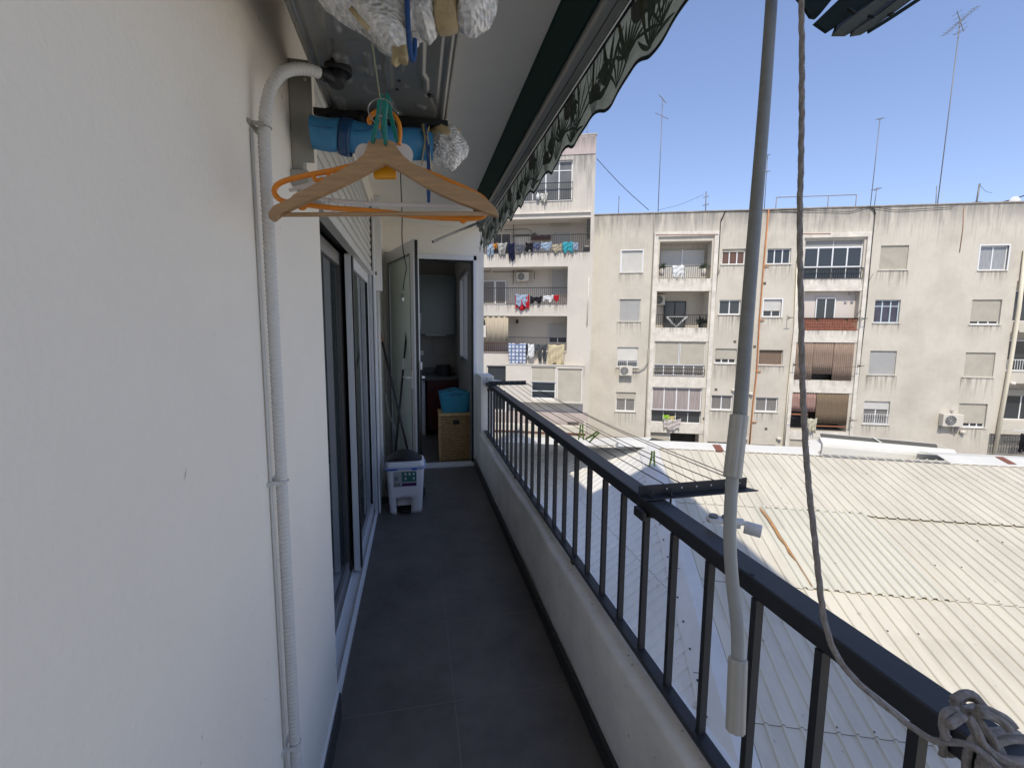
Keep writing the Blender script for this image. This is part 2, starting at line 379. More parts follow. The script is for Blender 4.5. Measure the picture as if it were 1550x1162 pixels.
# end wall of the balcony with the kitchen doorway (x -.29...62)
b = MB()
b.box(-.32, .735, 5.05, 5.17, 2.30, CE)
b.box(.655, .735, 5.05, 5.17, -.2, 2.30)
b.box(-.32, -.30, 5.05, 5.17, -.2, 2.30)
b.build('end_wall', M_wall, home)
b = MB().box(-.32, .735, 5.025, 5.05, 2.585, 2.6); b.build('cornice', M_ceil, home)
b = MB()
b.box(.60, .735, 5.17, 7.5, -.2, 1.10); b.box(.60, .735, 5.17, 5.45, 1.10, CE); b.box(.60, .735, 6.55, 7.5, 1.10, CE); b.box(.60, .735, 5.45, 6.55, 2.25, CE)
b.box(-2.2, .60, 7.3, 7.5, -.2, CE); b.box(-2.4, -2.2, 5.05, 7.5, -.2, CE); b.box(-2.2, -.62, 5.05, 5.17, -.2, CE)
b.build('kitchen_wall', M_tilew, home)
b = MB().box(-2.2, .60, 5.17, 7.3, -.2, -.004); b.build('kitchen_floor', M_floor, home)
# kitchen window on the right inside
w_ = MB()
for (z0, z1) in ((1.10, 1.15), (2.20, 2.25)): w_.box(.61, .66, 5.45, 6.55, z0, z1)
for y in (5.45, 5.97, 6.50): w_.box(.61, .66, y, y+.05, 1.15, 2.20)
w_.build('kitchen_window', M_framed, home)
# doorway frame
b = MB()
b.box(-.30, -.25, 5.02, 5.08, 0, 2.30); b.box(.62, .655, 5.02, 5.08, 0, 2.30); b.box(-.30, .655, 5.02, 5.08, 2.25, 2.30)
df = b.build('door_frame', M_frame, home, bevel=.003)
b = MB().box(.605, .6195, 5.03, 5.09, .03, 2.235).box(-.25, .6195, 5.03, 5.09, 2.235, 2.2495); b.build('door_seal', M_black, df)
b = MB().box(-.30, .655, 4.97, 5.10, 0, .028); b.build('threshold', M_frame, df, bevel=.003)
# opened glazed door leaf: hinge (-.27,5.0) -> free edge (.015,4.13)
leaf = empty('glazed_door', (-.27, 5.0, 0), math.atan2(4.13-5.0, .015+.27))
tag(leaf, 'white framed glass door standing open at the end of the balcony', 'door')
LW = .91
b = MB(); b.box(0, .09, -.025, .025, .02, 2.28); b.box(LW-.10, LW, -.025, .025, .02, 2.28); b.box(.09, LW-.10, -.025, .025, 2.17, 2.28); b.box(.09, LW-.10, -.025, .025, .02, .16)
b.build('door_frame', M_frame, leaf, bevel=.004)
b = MB().box(.096, LW-.106, -.006, .006, .166, 2.164); b.build('glass', M_glassf, leaf)
b = MB()
for s in (-.026, .02): b.box(.09, .098, s, s+.006, .16, 2.17).box(LW-.108, LW-.10, s, s+.006, .16, 2.17).box(.098, LW-.108, s, s+.006, 2.162, 2.17).box(.098, LW-.108, s, s+.006, .16, .168)
b.build('seal', M_black, leaf)
b = MB().box(LW, LW+.006, -.012, .012, .03, 2.27); b.build('edge_seal', M_black, leaf)
b = MB().box(LW-.075, LW-.035, .026, .04, .98, 1.14); b.tube([(LW-.055, .04, 1.08), (LW-.055, .075, 1.08), (LW-.16, .08, 1.08)], .011)
b.box(LW-.075, LW-.035, -.04, -.026, .98, 1.14); b.tube([(LW-.055, -.04, 1.08), (LW-.055, -.075, 1.08), (LW-.16, -.08, 1.08)], .011)
b.build('handle', M_whp, leaf)
# sliding terrace doors in the left wall
sd = MB()
sd.box(-.50, -.325, 1.75, 3.80, -.01, .018)                    # track base
sd.box(-.50, -.36, 1.745, 1.775, .018, 1.94); sd.box(-.50, -.325, 3.80, 3.86, 0, 1.94)
sd.box(-.345, -.338, 1.75, 3.80, .018, .034); sd.box(-.405, -.398, 1.75, 3.80, .018, .034); sd.box(-.465, -.458, 1.75, 3.80, .018, .034)
sdo = sd.build('sliding_door', M_frame, home, bevel=.002)
def panel(y0, y1, x, m_):
    p = MB(); p.box(x-.018, x+.018, y0, y0+.055, .035, 1.93); p.box(x-.018, x+.018, y1-.055, y1, .035, 1.93)
    p.box(x-.018, x+.018, y0+.055, y1-.055, .035, .10); p.box(x-.018, x+.018, y0+.055, y1-.055, 1.86, 1.93)
    p.build('door_panel', m_, sdo, bevel=.002)
    g = MB().box(x-.003, x+.003, y0+.055, y1-.055, .10, 1.86); g.build('glass', M_glassd, sdo)
panel(1.775, 2.86, -.432, M_framed)
panel(2.80, 3.80, -.372, M_frame)
b = MB().box(-.352, -.347, 2.80, 2.86, .05, 1.92).box(-.412, -.407, 2.78, 2.797, .05, 1.92).box(-.412, -.36, 3.745, 3.752, .04, 1.92); b.build('brush_seal', M_black, sdo)
b = MB()
for k in range(3): b.box(-.36+.012*k, -.353+.012*k, 3.80-.018*k-.01, 3.80-.018*k-.002, .02, 1.94)
b.build('shutter_guide', M_frame, sdo)
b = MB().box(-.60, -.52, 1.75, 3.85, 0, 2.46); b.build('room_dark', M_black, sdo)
# shutter slats above the doors: stepped curved lamellas, z 1.94 .. 2.46
b = MB()
N_ = 9; zz = 1.95
for k in range(N_):
    h = .052
    pr = [(-.345, zz), (-.332, zz+.004), (-.326, zz+h*.5), (-.332, zz+h-.006), (-.345, zz+h-.002)]
    b.prism([(x, 1.76, z) for x, z in pr], (0, 2.04, 0)); zz += h+.003
b.box(-.36, -.318, 1.755, 3.80, 1.925, 1.949)
b.build('roller_shutter', M_shut, home)
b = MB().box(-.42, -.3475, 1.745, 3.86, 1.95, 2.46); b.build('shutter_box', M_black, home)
b = MB().box(-.325, -.29, 3.80, 3.835, 1.93, 1.955); b.build('shutter_catch', M_acm, home)
b = MB().box(-.32, -.305, 3.78, 3.89, 0, 2.5); b.build('door_architrave', M_frame, home, bevel=.003)
M_scuff = mat('wall_scuff', (.56, .53, .49), .9)
random.seed(33); b = MB()
for i in range(46):
    y = random.uniform(.55, 1.70); z = random.uniform(.2, 2.3); L_ = random.uniform(.002, .011); wd = random.uniform(.0006, .0018); a = random.gauss(1.4, .7)
    if abs(y-1.075) < .03: continue
    dy, dz = math.cos(a)*L_, math.sin(a)*L_; ny, nz = -math.sin(a)*wd, math.cos(a)*wd
    b.face(b.verts([(-.3196, y-dy, z-dz), (-.3196, y+ny, z+nz), (-.3196, y+dy, z+dz), (-.3196, y-ny, z-nz)]))
b.build('wall_scuff', M_scuff, wall)
# trunking and pipes on the far wall
b = MB().box(-.32, -.27, 4.06, 4.13, 1.83, CE); b.build('trunking', M_frame, home, bevel=.004)
b = MB().tube([(-.305, 4.09, 1.83), (-.305, 4.09, 1.2), (-.305, 4.10, .5), (-.305, 4.12, .03)], .012); b.box(-.32, -.29, 4.07, 4.11, 1.40, 1.42)
b.build('wall_pipe', M_cond, home)
# parapet kerb
b = MB(); n = 60
def kerbp(u, v):
    y = -1.6 + u*6.65
    wob = .004*math.sin(y*3.1)+.003*math.sin(y*7.7+1)
    prof = [(.640, -.2), (.640, .05), (.641, .41), (.650, .423), (.70, .427), (.765, .425), (.775, .41), (.775, -.2)]
    x, z = prof[int(round(v*7))]
    return (x+wob, y, z+(wob*.7 if z > .3 else 0))
b.sh(True).grid(kerbp, n, 7)
b.build('parapet', M_para, home)
b = MB().box(.618, .6335, -1.6, 5.02, 0, .075); b.build('skirting', mat('dark_skirting_tile', (.03, .031, .033), .4), home)
b = MB().box(.655, .79, 4.70, 5.05, .40, 1.02).box(.65, .795, 4.69, 5.05, 1.02, 1.035); b.build('parapet_pier', M_para, home, bevel=.01)

# ------------------------------------------------------------------ railing
rail = empty('balcony_railing', (.72, 0, .42), 0, 'dark blue-grey steel railing along the balcony parapet', 'railing')
rail.location = (0, 0, 0)
b = MB().box(.708, .773, -1.6, 4.72, .93, .972); b.build('top_rail', M_rail, rail, bevel=.004)
b = MB().box(.690, .728, -1.6, 4.72, .445, .462); b.build('bottom_rail', M_rail, rail, bevel=.002)
k = 0; y = .476-.163*9
while y < 4.70:
    big = False
    b = MB().box(.705, .724, y-.008, y+.008, .462, .931); b.build('baluster', M_rail, rail); y += .163
for y in (-.5, .66, 1.93, 3.20, 4.5):
    b = MB().box(.695, .722, y-.015, y+.015, .41, .447); b.build('foot', M_rail, rail)
b = MB()
for (x, y_) in ((1138, 868), (775, 603)):
    p = onz(x, y_, .972); b.tube([(p.x, p.y, .9725), (p.x, p.y, .9735)], .006, 10)
b.tube([(.735, 1.0, .931), (.735, 1.0, .905)], .007, 8)
b.build('bolt', M_black, rail)

# ------------------------------------------------------------------ clothes line brackets, wires, pegs
def bracket(name, y0, label, xe, dy):
    r = empty(name, (.74, y0, .975), 0, label, 'bracket', 'clothes line brackets on the railing')
    b = MB()
    L_ = xe-.69; ang = dy
    def P(t, w, z): return (-.05+t, w+ang*t, z)
    b.prism([P(0, -.016, 0), P(L_, -.016, 0), P(L_-.02, .022, 0), P(0, .022, 0)], (0, 0, .004))
    b.prism([P(0, .018, .004), P(L_-.02, .018, .004), P(L_-.02, .018, .038), P(0, .018, .038)], (0, .004, 0))
    b.build('angle_bar', M_rail, r, bevel=.001)
    b = MB()
    for t in (.035, .105):
        b.tube([P(t, .0, -.055), P(t, .0, .03)], .004, 6); b.tube([P(t, 0, .004), P(t, 0, .011)], .008, 6)
    b.build('bolt', M_iron, r)
    b = MB().box(-.055, .05, -.03, .03, -.052, -.045).box(-.06, -.045, -.03, .03, -.06, -.03); b.build('clamp', M_rail, r, bevel=.003)
    b = MB()
    for i in range(6): b.tube([P(.10+.055*i, .0165, .022), P(.10+.055*i, .024, .022)], .003, 6)
    b.build('wire_hole', M_whp, r)
    return r
bracket('line_bracket', 1.285, 'black angle iron bracket bolted across the near part of the railing', 1.115, .03)
bracket('line_bracket', 4.40, 'black angle iron bracket at the far end of the railing', 1.09, .0)
wl = [(.80, .80), (.865, .865), (.93, .93), (.995, 1.0), (1.06, 1.06), (1.07, 1.085)]
wires = []
for i, (xa, xb) in enumerate(wl):
    A = Vector((xa, 4.42, .995)); B = Vector((xb, 1.31, 1.0)); sag = .028 if i != 3 else .05
    pts = []
    for k in range(15):
        t = k/14; p = A.lerp(B, t); p.z -= sag*4*t*(1-t); p.x += .006*math.sin(t*9+i); pts.append(p)
    o = MB().tube(pts, .0018, 5).build('line_wire', M_cable); wires.append(pts)
    tag(o, ['innermost clothes line wire, closest to the handrail', 'second clothes line wire outward from the handrail', 'third clothes line wire outward from the handrail', 'slack clothes line wire sagging in the middle of the run', 'fifth clothes line wire outward from the handrail', 'outermost clothes line wire ending at the bracket tips'][i], 'wire', 'clothes line wires beside the railing')
def peg(px, py, tilt, name, label, mt, d=None, z=.975, sc=1.0, grp=None, ry=0):
    p = onz(px, py, z) if d is None else at(px, py, d)
    r = empty(name, p, -PSI, label, 'clothes peg', grp)
    r.rotation_euler = (tilt[0], tilt[1], -PSI+ry)
    for s in (-1, 1):
        b = MB()
        pr = [(s*.002, .03), (s*.006, .034), (s*.009, .028), (s*.009, .005), (s*.015, -.045), (s*.010, -.046), (s*.003, -.002), (s*.005, .010), (s*.003, .016)]
        b.prism([(x*sc, -.005*sc, zz_*sc) for x, zz_ in pr], (0, .010*sc, 0)); b.build('jaw', mt, r)
    b = MB(); pts = [(math.cos(a)*.0045*sc, -.007*sc+.014*sc*a/(6*PI), math.sin(a)*.0045*sc) for a in [i*PI/4 for i in range(25)]]
    b.tube(pts, .0008*sc, 4); b.build('spring', M_steel, r)
    return r
G = 'green pegs left on the clothes line wires'
peg(880, 652, (.1, .0), 'clothes_peg', 'lime green clothes peg hanging splayed open, farthest left on the wires', M_lime, z=.985, sc=1.05, grp=G)
peg(899, 659, (.4, .75), 'clothes_peg', 'lime green clothes peg tilted sideways, second from the far end of the wires', M_lime, z=.985, sc=1.0, grp=G)
peg(988, 692, (.1, 0), 'clothes_peg', 'lime green clothes peg standing alone on the wire above the corrugated roof', M_lime, z=.985, sc=.85, grp=G)
# white line pulley clamps
def pulley(px, py, label, sc=1.0, rz=0):
    p = onz(px, py, .975); r = empty('line_clamp', p, rz, label, 'clamp', 'white plastic clamps on the railing')
    b = MB(); b.sh(False)
    poly = [(-.036, -.012), (-.03, -.019), (.03, -.017), (.06, -.010), (.06, .010), (.03, .016), (-.03, .016), (-.036, .010)]
    b.prism([(x*sc, y*sc, .012*sc) for x, y in poly], (0, 0, .012*sc)); b.box(.02*sc, .05*sc, -.008*sc, .008*sc, 0, .012*sc)
    b.build('clamp_body', M_whp, r, bevel=.002)
    b = MB().tube([(-.018*sc, 0, .024*sc), (-.018*sc, 0, .031*sc)], .012*sc, 16).tube([(.014*sc, .002*sc, .024*sc), (.014*sc, .002*sc, .030*sc)], .011*sc, 16)
    b.build('screw_cap', mat('grey_cap', (.14, .16, .16), .4), r)
    b = MB().tube([(.06*sc, .0, .005*sc), (.10*sc, -.012*sc, .001*sc)], .017*sc, 16); b.build('wheel', M_whp, r, bevel=.002)
pulley(1090, 796, 'white plastic clamp with two grey screws on the handrail behind the crank pole', 1.0, -.45)
pulley(741, 579, 'small white plastic clamp on the far end of the handrail', 1.2, 0)

# ------------------------------------------------------------------ conduit on the left wall
cpts = [onx(441, 1165, -.298)]
for (x, y_) in ((441, 1100), (437, 1000), (431, 870), (425, 750), (420, 650), (415, 560), (409, 440), (405, 330), (400, 250), (398, 200)):
    p = onx(x+8 if y_ > 800 else x, y_, -.298); cpts.append(Vector((-.298, 1.075, p.z)))
cpts[0] = Vector((-.298, 1.075, .30)); cpts.insert(0, Vector((-.298, 1.075, .02)))
P_out = Vector((-.205, 1.16, 2.115))
for q in (((-.292, 1.08, 1.955)), (-.283, 1.09, 2.0), (-.265, 1.105, 2.035), (-.24, 1.125, 2.055), (-.215, 1.145, 2.065), (-.19, 1.165, 2.068)): cpts.append(Vector(q))
# resample for corrugation rings
def resample(pts, step):
    out = [pts[0]]; acc = 0
    for a, c in zip(pts[:-1], pts[1:]):
        L_ = (c-a).length; t = step-acc
        while t < L_: out.append(a.lerp(c, t/L_)); t += step
        acc = (L_-(t-step))
    return out
def smooth(pts, n=3):
    pts = [Vector(p) for p in pts]
    for _ in range(n):
        q = [pts[0]]
        for a, c in zip(pts[:-1], pts[1:]): q += [a.lerp(c, .25), a.lerp(c, .75)]
        q.append(pts[-1]); pts = q
    return pts
rs = resample(smooth(cpts, 3), .0024)
rad = [.0125 if (i//2) % 2 else .0113 for i in range(len(rs))]
conduit = empty('corrugated_conduit', (-.3, 1.075, 0), 0, 'white corrugated plastic hose running down the left wall from the air conditioner', 'hose'); conduit.location = (0, 0, 0)
b = MB(); b.tube(rs, rad, 12); b.build('hose', M_cond, conduit)
b = MB().tube([(-.316, 1.060, .02), (-.316, 1.060, 1.0), (-.316, 1.059, 1.90)], .0028, 8); b.build('side_cable', M_cond, conduit)
for zc in (1.91, 1.165, .52):
    b = MB(); b.box(-.316, -.292, 1.0555, 1.059, zc-.004, zc+.004).box(-.32, -.315, 1.045, 1.112, zc-.004, zc+.004); b.box(-.318, -.309, 1.098, 1.112, zc-.0035, zc+.0035)
    b.tube([(-.298+.0145*math.cos(a), 1.075+.0145*math.sin(a), zc) for a in [PI*.9-i*PI*1.4/12 for i in range(13)]], .002, 5)
    b.build('clip', M_cond if zc < 1.9 else M_brk, conduit)

# ------------------------------------------------------------------ air conditioner over our heads
ac = empty('air_conditioner', (-.07, 1.0, 2.1), 0, 'air conditioner outdoor unit bracketed overhead, seen from below with its embossed grey base', 'air conditioner')
ac.location = (0, 0, 0)
AX0, AX1, AY0, AY1, AZ = -.232, .094, .53, 1.425, 2.10
b = MB()
b.box(AX0, AX1-.012, AY0, AY1-.006, AZ+.02, AZ+.56); b.build('casing', M_acw, ac, bevel=.006)
emb = []   # rounded strokes on the base (image measures), each: list of points, half width, height
def e_(pts, hw, h): emb.append(([tuple(onz(*q, AZ).xy) for q in pts], hw, h))
zA = lambda x, y: (450+x/8.158, y/8.158)
zB = lambda x, y: (590+x/8.158, y/8.158)
e_([zA(370, 120), zA(400, 330), zA(440, 350)], .014, .008)
e_([zA(540, 740), zA(590, 980)], .013, .007)
e_([zA(860, 700), zA(890, 920)], .006, .005)
e_([zA(1090, 620), zA(1130, 1050)], .009, .006)
e_([zB(395, 430), zB(390, 890), zB(440, 970), zB(440, 1110)], .006, .007)
e_([zA(1290, 760), zA(1285, 880)], .004, .004)
e_([(588, 152), (596, 168), (604, 172)], .008, .006)
e_([(632, 160), (640, 163)], .008, .005)
e_([(512, 150), (520, 172)], .012, .006)
e_([(500, 60), (505, 110)], .004, -.004)
e_([(655, 150), (662, 170)], .004, -.003)
circ = [(onz(545, 85, AZ).xy, .055, .004), (onz(650, 145, AZ).xy, .010, .006), (onz(618, 131, AZ).xy, .007, .005), (onz(571, 135, AZ).xy, .03, .004)]
def sst(a, b_, x):
    t = max(0, min(1, (x-a)/(b_-a))); return t*t*(3-2*t)
def basez(x, y):
    z = AZ
    e = min(x-AX0, AX1-x, y-AY0, AY1-y)
    z += .012*(1-sst(.0, .01, e)) if e < .01 else 0
    if .016 < e < .03: z += .005*math.sin((e-.016)/.014*PI)
    for pts, hw, h in emb:
        dmin = 9
        for (ax, ay), (bx, by) in zip(pts[:-1], pts[1:]):
            vx, vy = bx-ax, by-ay; t = max(0, min(1, ((x-ax)*vx+(y-ay)*vy)/(vx*vx+vy*vy+1e-12)))
            dmin = min(dmin, math.hypot(x-ax-vx*t, y-ay-vy*t))
        z -= h*(1-sst(hw*.6, hw*1.5, dmin))
    for c, r, h in circ:
        d = math.hypot(x-c.x, y-c.y); z += h*(1-sst(r*.85, r*1.15, d))
    return z
b = MB(); b.sh(True)
b.grid(lambda u, v: ((AX0+(AX1-AX0)*u), AY0+(AY1-AY0)*v, basez(AX0+(AX1-AX0)*u, AY0+(AY1-AY0)*v)), 110, 260)
b.build('base_pan', M_acm, ac)
b = MB().box(AX1-.003, AX1+.001, AY0, AY1, AZ+.008, AZ+.05); b.box(AX0, AX1, AY1-.003, AY1+.001, AZ+.008, AZ+.05); b.build('pan_rim', M_acm, ac)
b = MB().box(AX1+.0015, AX1+.006, AY0, AY1+.004, AZ+.014, AZ+.54); b.build('front_panel', M_acw, ac)
b = MB().tube([(-.165, 1.19, 2.085), (-.165, 1.19, 2.105)], .030, 20); b.tube([(-.172, 1.18, 2.06), (-.165, 1.19, 2.09)], .020, 16)
b.tube([(-.20, 1.157, 2.068), (-.175, 1.178, 2.068)], .0135, 14)
b.build('drain_spigot', M_black, ac, bevel=.002)
b = MB()
for q in ((650, 145), (532, 32), (604, 121), (601, 134)):
    p = onz(*q, AZ+.002); b.tube([(p.x, p.y, AZ-.0015), (p.x, p.y, AZ+.004)], .0045, 10)
b.build('screw', M_black, ac)
# wall bracket
br = empty('wall_bracket', (-.32, 1.45, 2.0), 0, 'grey painted steel bracket on the wall carrying the far end of the air conditioner', 'bracket'); br.location = (0, 0, 0)
b = MB()
b.box(-.319, -.290, 1.39, 1.43, 1.93, 2.21); b.box(-.292, -.262, 1.39, 1.394, 1.95, 2.21)
b.build('upright', M_brk, br, bevel=.002)
b = MB().box(-.319, -.275, 1.37, 1.62, 1.885, 1.925); b.build('foot_plate', M_brk, br, bevel=.003)
b = MB()
for zc in (2.19, 2.16): b.tube([(-.277, 1.3885, zc), (-.277, 1.3895, zc)], .0045, 10)
b.build('slot_hole', M_whp, br)
b = MB().box(-.262, .10, 1.44, 1.475, 2.055, 2.092); b.build('arm', M_brk, br, bevel=.002)
b = MB().box(-.262, .10, 1.400, 1.438, 2.082, 2.098); b.tube([(-.22, 1.41, 2.06), (-.22, 1.41, 2.1)], .01, 8).tube([(-.14, 1.41, 2.07), (-.14, 1.41, 2.1)], .012, 8); b.build('rubber_pad', M_black, br)
# blue roll strapped under it
roll = empty('wrapped_roll', (-.1, 1.4, 2.05), 0, 'long roll wrapped in blue film and strapped under the air conditioner', 'roll'); roll.location = (0, 0, 0)
pA, pB = at(474, 222, 1.42), at(655, 232, 1.42)
pA = Vector((-.262, 1.375, 2.022)); pB = Vector((.055, 1.375, 2.012))
pts = [pA.lerp(pB, k/18) for k in range(19)]
random.seed(3)
b = MB(); ringn = 22
def rollp(u, v):
    p = pA.lerp(pB, v); a = u*2*PI
    r = .041*(1+.05*math.sin(v*21+a)+.04*math.sin(3*a+v*9)) * (1-.25*max(0, v-.9)*10*.5)
    return (p.x, p.y+r*math.cos(a), p.z+r*math.sin(a))
b.sh(True).grid(rollp, ringn, 26, True); b.sh(False)
i0 = b.verts([rollp(k/ringn, 0) for k in range(ringn)]); b.face(i0); b.build('blue_film', M_blue, roll)
b = MB()
b.tube([(-.175+.008*math.sin(a), 1.375+.0445*math.cos(a), 2.018+.046*math.sin(a)) for a in [i*2*PI/20 for i in range(20)]], .016, 6, closed=True, prof=(1, .10)); b.build('strap', M_blue2, roll)
b = MB()
b.tube([(.035+.010*math.sin(a), 1.375+.045*math.cos(a), 2.013+.046*math.sin(a)) for a in [i*2*PI/20 for i in range(20)]], .006, 6, closed=True, prof=(.3, 1))
b.tube([(.028, 1.335, 2.055), (.036, 1.328, 2.02), (.042, 1.328, 1.97), (.046, 1.33, 1.935)], [.005, .006, .006, .005], 6, prof=(1, .3)); b.build('tape_tie', M_tape, roll)
b = MB().tube([(.035, 1.333, 2.055), (.038, 1.326, 2.0), (.040, 1.328, 1.95), (.038, 1.33, 1.90), (.040, 1.33, 1.85)], .003, 6).tube([(.043, 1.328, 2.0), (.045, 1.33, 1.90), (.042, 1.33, 1.85)], .0026, 6); b.build('blue_cord', M_bluecord, roll)
b = MB()
for yy in (1.329,): 
    b.tube([(-.255, yy+.003, 2.024), (-.235, yy+.003, 2.022), (-.20, yy+.003, 2.022)], .0008, 4); b.tube([(-.15, yy+.003, 2.02), (-.12, yy+.003, 2.022), (-.10, yy+.006, 2.035)], .0008, 4)
b.build('fold_line', M_blue2, roll)
def blob(name, c, rx, ry, rz, parent, mt, seed, amp=.08, rot=0, lev=4):
    bm = bmesh.new(); bmesh.ops.create_icosphere(bm, subdivisions=lev, radius=1)
    from mathutils import noise as NZ
    for v in bm.verts:
        p = v.co.copy(); k = 1+amp*NZ.noise(p*1.6+Vector((seed, 0, 0)))*1.6+amp*.55*NZ.noise(p*5+Vector((0, seed, 0)))+amp*.35*abs(NZ.noise(p*11+Vector((0, 0, seed))))
        v.co = Vector((p.x*rx*k, p.y*ry*k, p.z*rz*k))
    if rot: bmesh.ops.rotate(bm, verts=bm.verts, matrix=Matrix.Rotation(rot, 3, 'Y'))
    bmesh.ops.translate(bm, verts=bm.verts, vec=Vector(c))
    for f in bm.faces: f.smooth = True
    me = bpy.data.meshes.new(name); bm.to_mesh(me); bm.free(); me.materials.append(mt)
    o = bpy.data.objects.new(name, me); return link(o, parent)
bc = at(676, 224, 1.36)
blob('bubble_wrap', bc, .060, .055, .060, roll, M_bub, 2, .10)
blob('tape_patch', bc+Vector((-.004, .002, .028)), .052, .050, .036, roll, M_tape, 5, .10)
blob('paper_twist', at(645, 205, 1.38), .018, .012, .018, roll, M_tape, 8, .4)
# bigger wrapped bundle hung nearer to us
D1 = .76
bun = empty('wrapped_bundle', at(620, -40, D1), 0, 'large bubble-wrapped bundle bound with tan tape and blue cord, hung overhead', 'bundle'); bun.location = (0, 0, 0)
from mathutils import noise as NZ
def hull(outl, name, dep, mt, seed, thick=.045, d=D1):
    """solid with the given outline, rounded in depth"""
    b = MB(); b.sh(True); n = len(outl); cx = sum(p[0] for p in outl)/n; cy = sum(p[1] for p in outl)/n
    rings = []; K = 9
    ol = []
    for i in range(n):
        a, c = outl[i], outl[(i+1) % n]
        for t in range(4): ol.append((a[0]+(c[0]-a[0])*t/4, a[1]+(c[1]-a[1])*t/4))
    for k in range(K+1):
        ph = -PI/2+PI*k/K; s = math.cos(ph)**.6 if abs(ph) < PI/2-1e-3 else .02
        q = []
        for (x, y_) in ol:
            X = cx+(x-cx)*s; Y = cy+(y_-cy)*s
            p = at(X, Y, d+dep) + ray(X, Y)*0 + Fw*(math.sin(ph)*thick)
            nn = NZ.noise(p*38+Vector((seed, 0, 0)))*.005+NZ.noise(p*90)*.003
            p = p + (Fw*nn) + Rt*NZ.noise(p*60+Vector((0, seed, 3)))*.003*(1 if s > .3 else 0)
            q.append(p)
        rings.append(b.verts(q))
    for k in range(K):
        for j in range(len(ol)): b.face((rings[k][j], rings[k][(j+1) % len(ol)], rings[k+1][(j+1) % len(ol)], rings[k+1][j]))
    b.face(rings[0]); b.face(rings[-1][::-1]); return b.build(name, mt, bun)
hull([(478, -60), (478, -2), (498, 12), (520, 22), (540, 32), (552, 45), (566, 58), (578, 70), (592, 76), (603, 80), (613, 74), (622, 40), (632, -60)], 'bubble_wrap', 0, M_bub, 1)
hull([(612, -60), (614, 20), (620, 55), (628, 50), (632, 44), (642, 52), (648, 57), (653, 50), (660, 44), (668, 20), (666, -60)], 'bubble_wrap', -.004, M_bub, 4, .04)
hull([(655, -60), (657, 15), (660, 42), (672, 41), (684, 38), (692, 34), (697, 20), (694, -60)], 'tan_tape', -.006, M_tape, 6, .042)
hull([(688, -60), (690, 34), (700, 41), (712, 43), (718, 43), (730, 36), (742, 26), (751, 12), (755, -6), (752, -60)], 'bubble_wrap', 0, M_bub, 9, .046)
hull([(592, 68), (594, 95), (597, 100), (603, 92), (610, 93), (616, 94), (618, 86), (617, 70)], 'tape_end', .0, M_tape, 12, .012)
hull([(622, 48), (626, 62), (631, 72), (634, 66), (631, 50)], 'bubble_wrap', 0, M_bub, 14, .01)
b = MB().tube(smooth([at(615, -40, D1-.06), at(617, 30, D1-.055), at(620, 75, D1-.04), at(624, 94, D1-.03), at(627, 88, D1-.03), at(628, 60, D1-.03)], 2), .0042, 6)
b.tube(smooth([at(618, 40, D1-.055), at(622, 80, D1-.035), at(625, 92, D1-.03)], 2), .0035, 6)
b.build('blue_cord', M_bluecord, bun)
b = MB().tube([at(530, 12, D1-.045), at(545, 30, D1-.045), at(558, 45, D1-.04)], .004, 6, prof=(1, .3)); b.build('tape_edge', M_tape, bun)

# ------------------------------------------------------------------ hangers on a string
zH = lambda x, y: (360+x/3.057, y/3.057)
def H(x, y, d): return at(*zH(x, y), d)
st = MB().tube([at(561, 55, .80), H(618, 180, .83), H(640, 330, .88), H(660, 465, .86)], .0016, 6).build('hanging_string', M_string)
tag(st, 'thin greenish string holding the coat hangers above the balcony', 'string')
wh = empty('coat_hanger', H(670, 640, .86), 0, 'wooden coat hanger with a trouser bar, in front of the plastic ones', 'coat hanger', 'coat hangers on the string'); wh.location = (0, 0, 0)
ol = [(140, 1000), (138, 985), (160, 952), (240, 915), (256, 898), (330, 862), (400, 825), (480, 780), (545, 742), (580, 712), (590, 690), (600, 655), (620, 645), (650, 640), (690, 643), (725, 655), (742, 690), (765, 720), (800, 748), (860, 778), (950, 828), (965, 838), (1050, 868), (1115, 893), (1150, 920), (1185, 950), (1205, 985), (1204, 1002), (1165, 990), (1090, 960), (1010, 930), (930, 895), (860, 858), (790, 815), (735, 782), (680, 753), (620, 783), (560, 815), (450, 870), (330, 925), (245, 962), (195, 990), (160, 1018), (145, 1014)]
b = MB().prism([H(x, y, .858) for x, y in ol][::-1], Fw*.014); b.build('shoulder', M_wood, wh, bevel=.002)
b = MB().tube([H(175, 994, .866), H(1195, 988, .866)], .0042, 10); b.build('trouser_bar', M_wood, wh)
b = MB().tube(smooth([H(668, 645, .866), H(664, 610, .866), H(640, 575, .866), H(605, 530, .866), H(603, 485, .866), H(635, 460, .866), H(675, 455, .866), H(705, 475, .866), H(722, 505, .866), H(742, 525, .866)], 2), .0014, 6); b.build('hook', M_steel, wh)
oh = empty('coat_hanger', H(700, 760, .9), 0, 'orange plastic coat hanger turned slightly behind the wooden one', 'coat hanger', 'coat hangers on the string'); oh.location = (0, 0, 0)
def hp(l, d0, d1): 
    xs = [p[0] for p in l]; return [H(x, y, d0+(d1-d0)*(x-140)/1060) for x, y in l]
b = MB().tube(smooth(hp([(680, 730), (600, 750), (500, 775), (440, 790), (380, 800), (300, 815), (220, 835), (180, 855), (165, 885), (180, 915), (215, 935), (300, 945), (420, 962), (560, 972), (700, 985), (850, 1003), (1000, 1012), (1120, 1010), (1150, 990), (1160, 955), (1140, 920), (1090, 890), (980, 840), (860, 790), (760, 755), (680, 730)], .90, .885), 2), .0052, 10, caps=False)
b.build('frame', M_oran, oh)
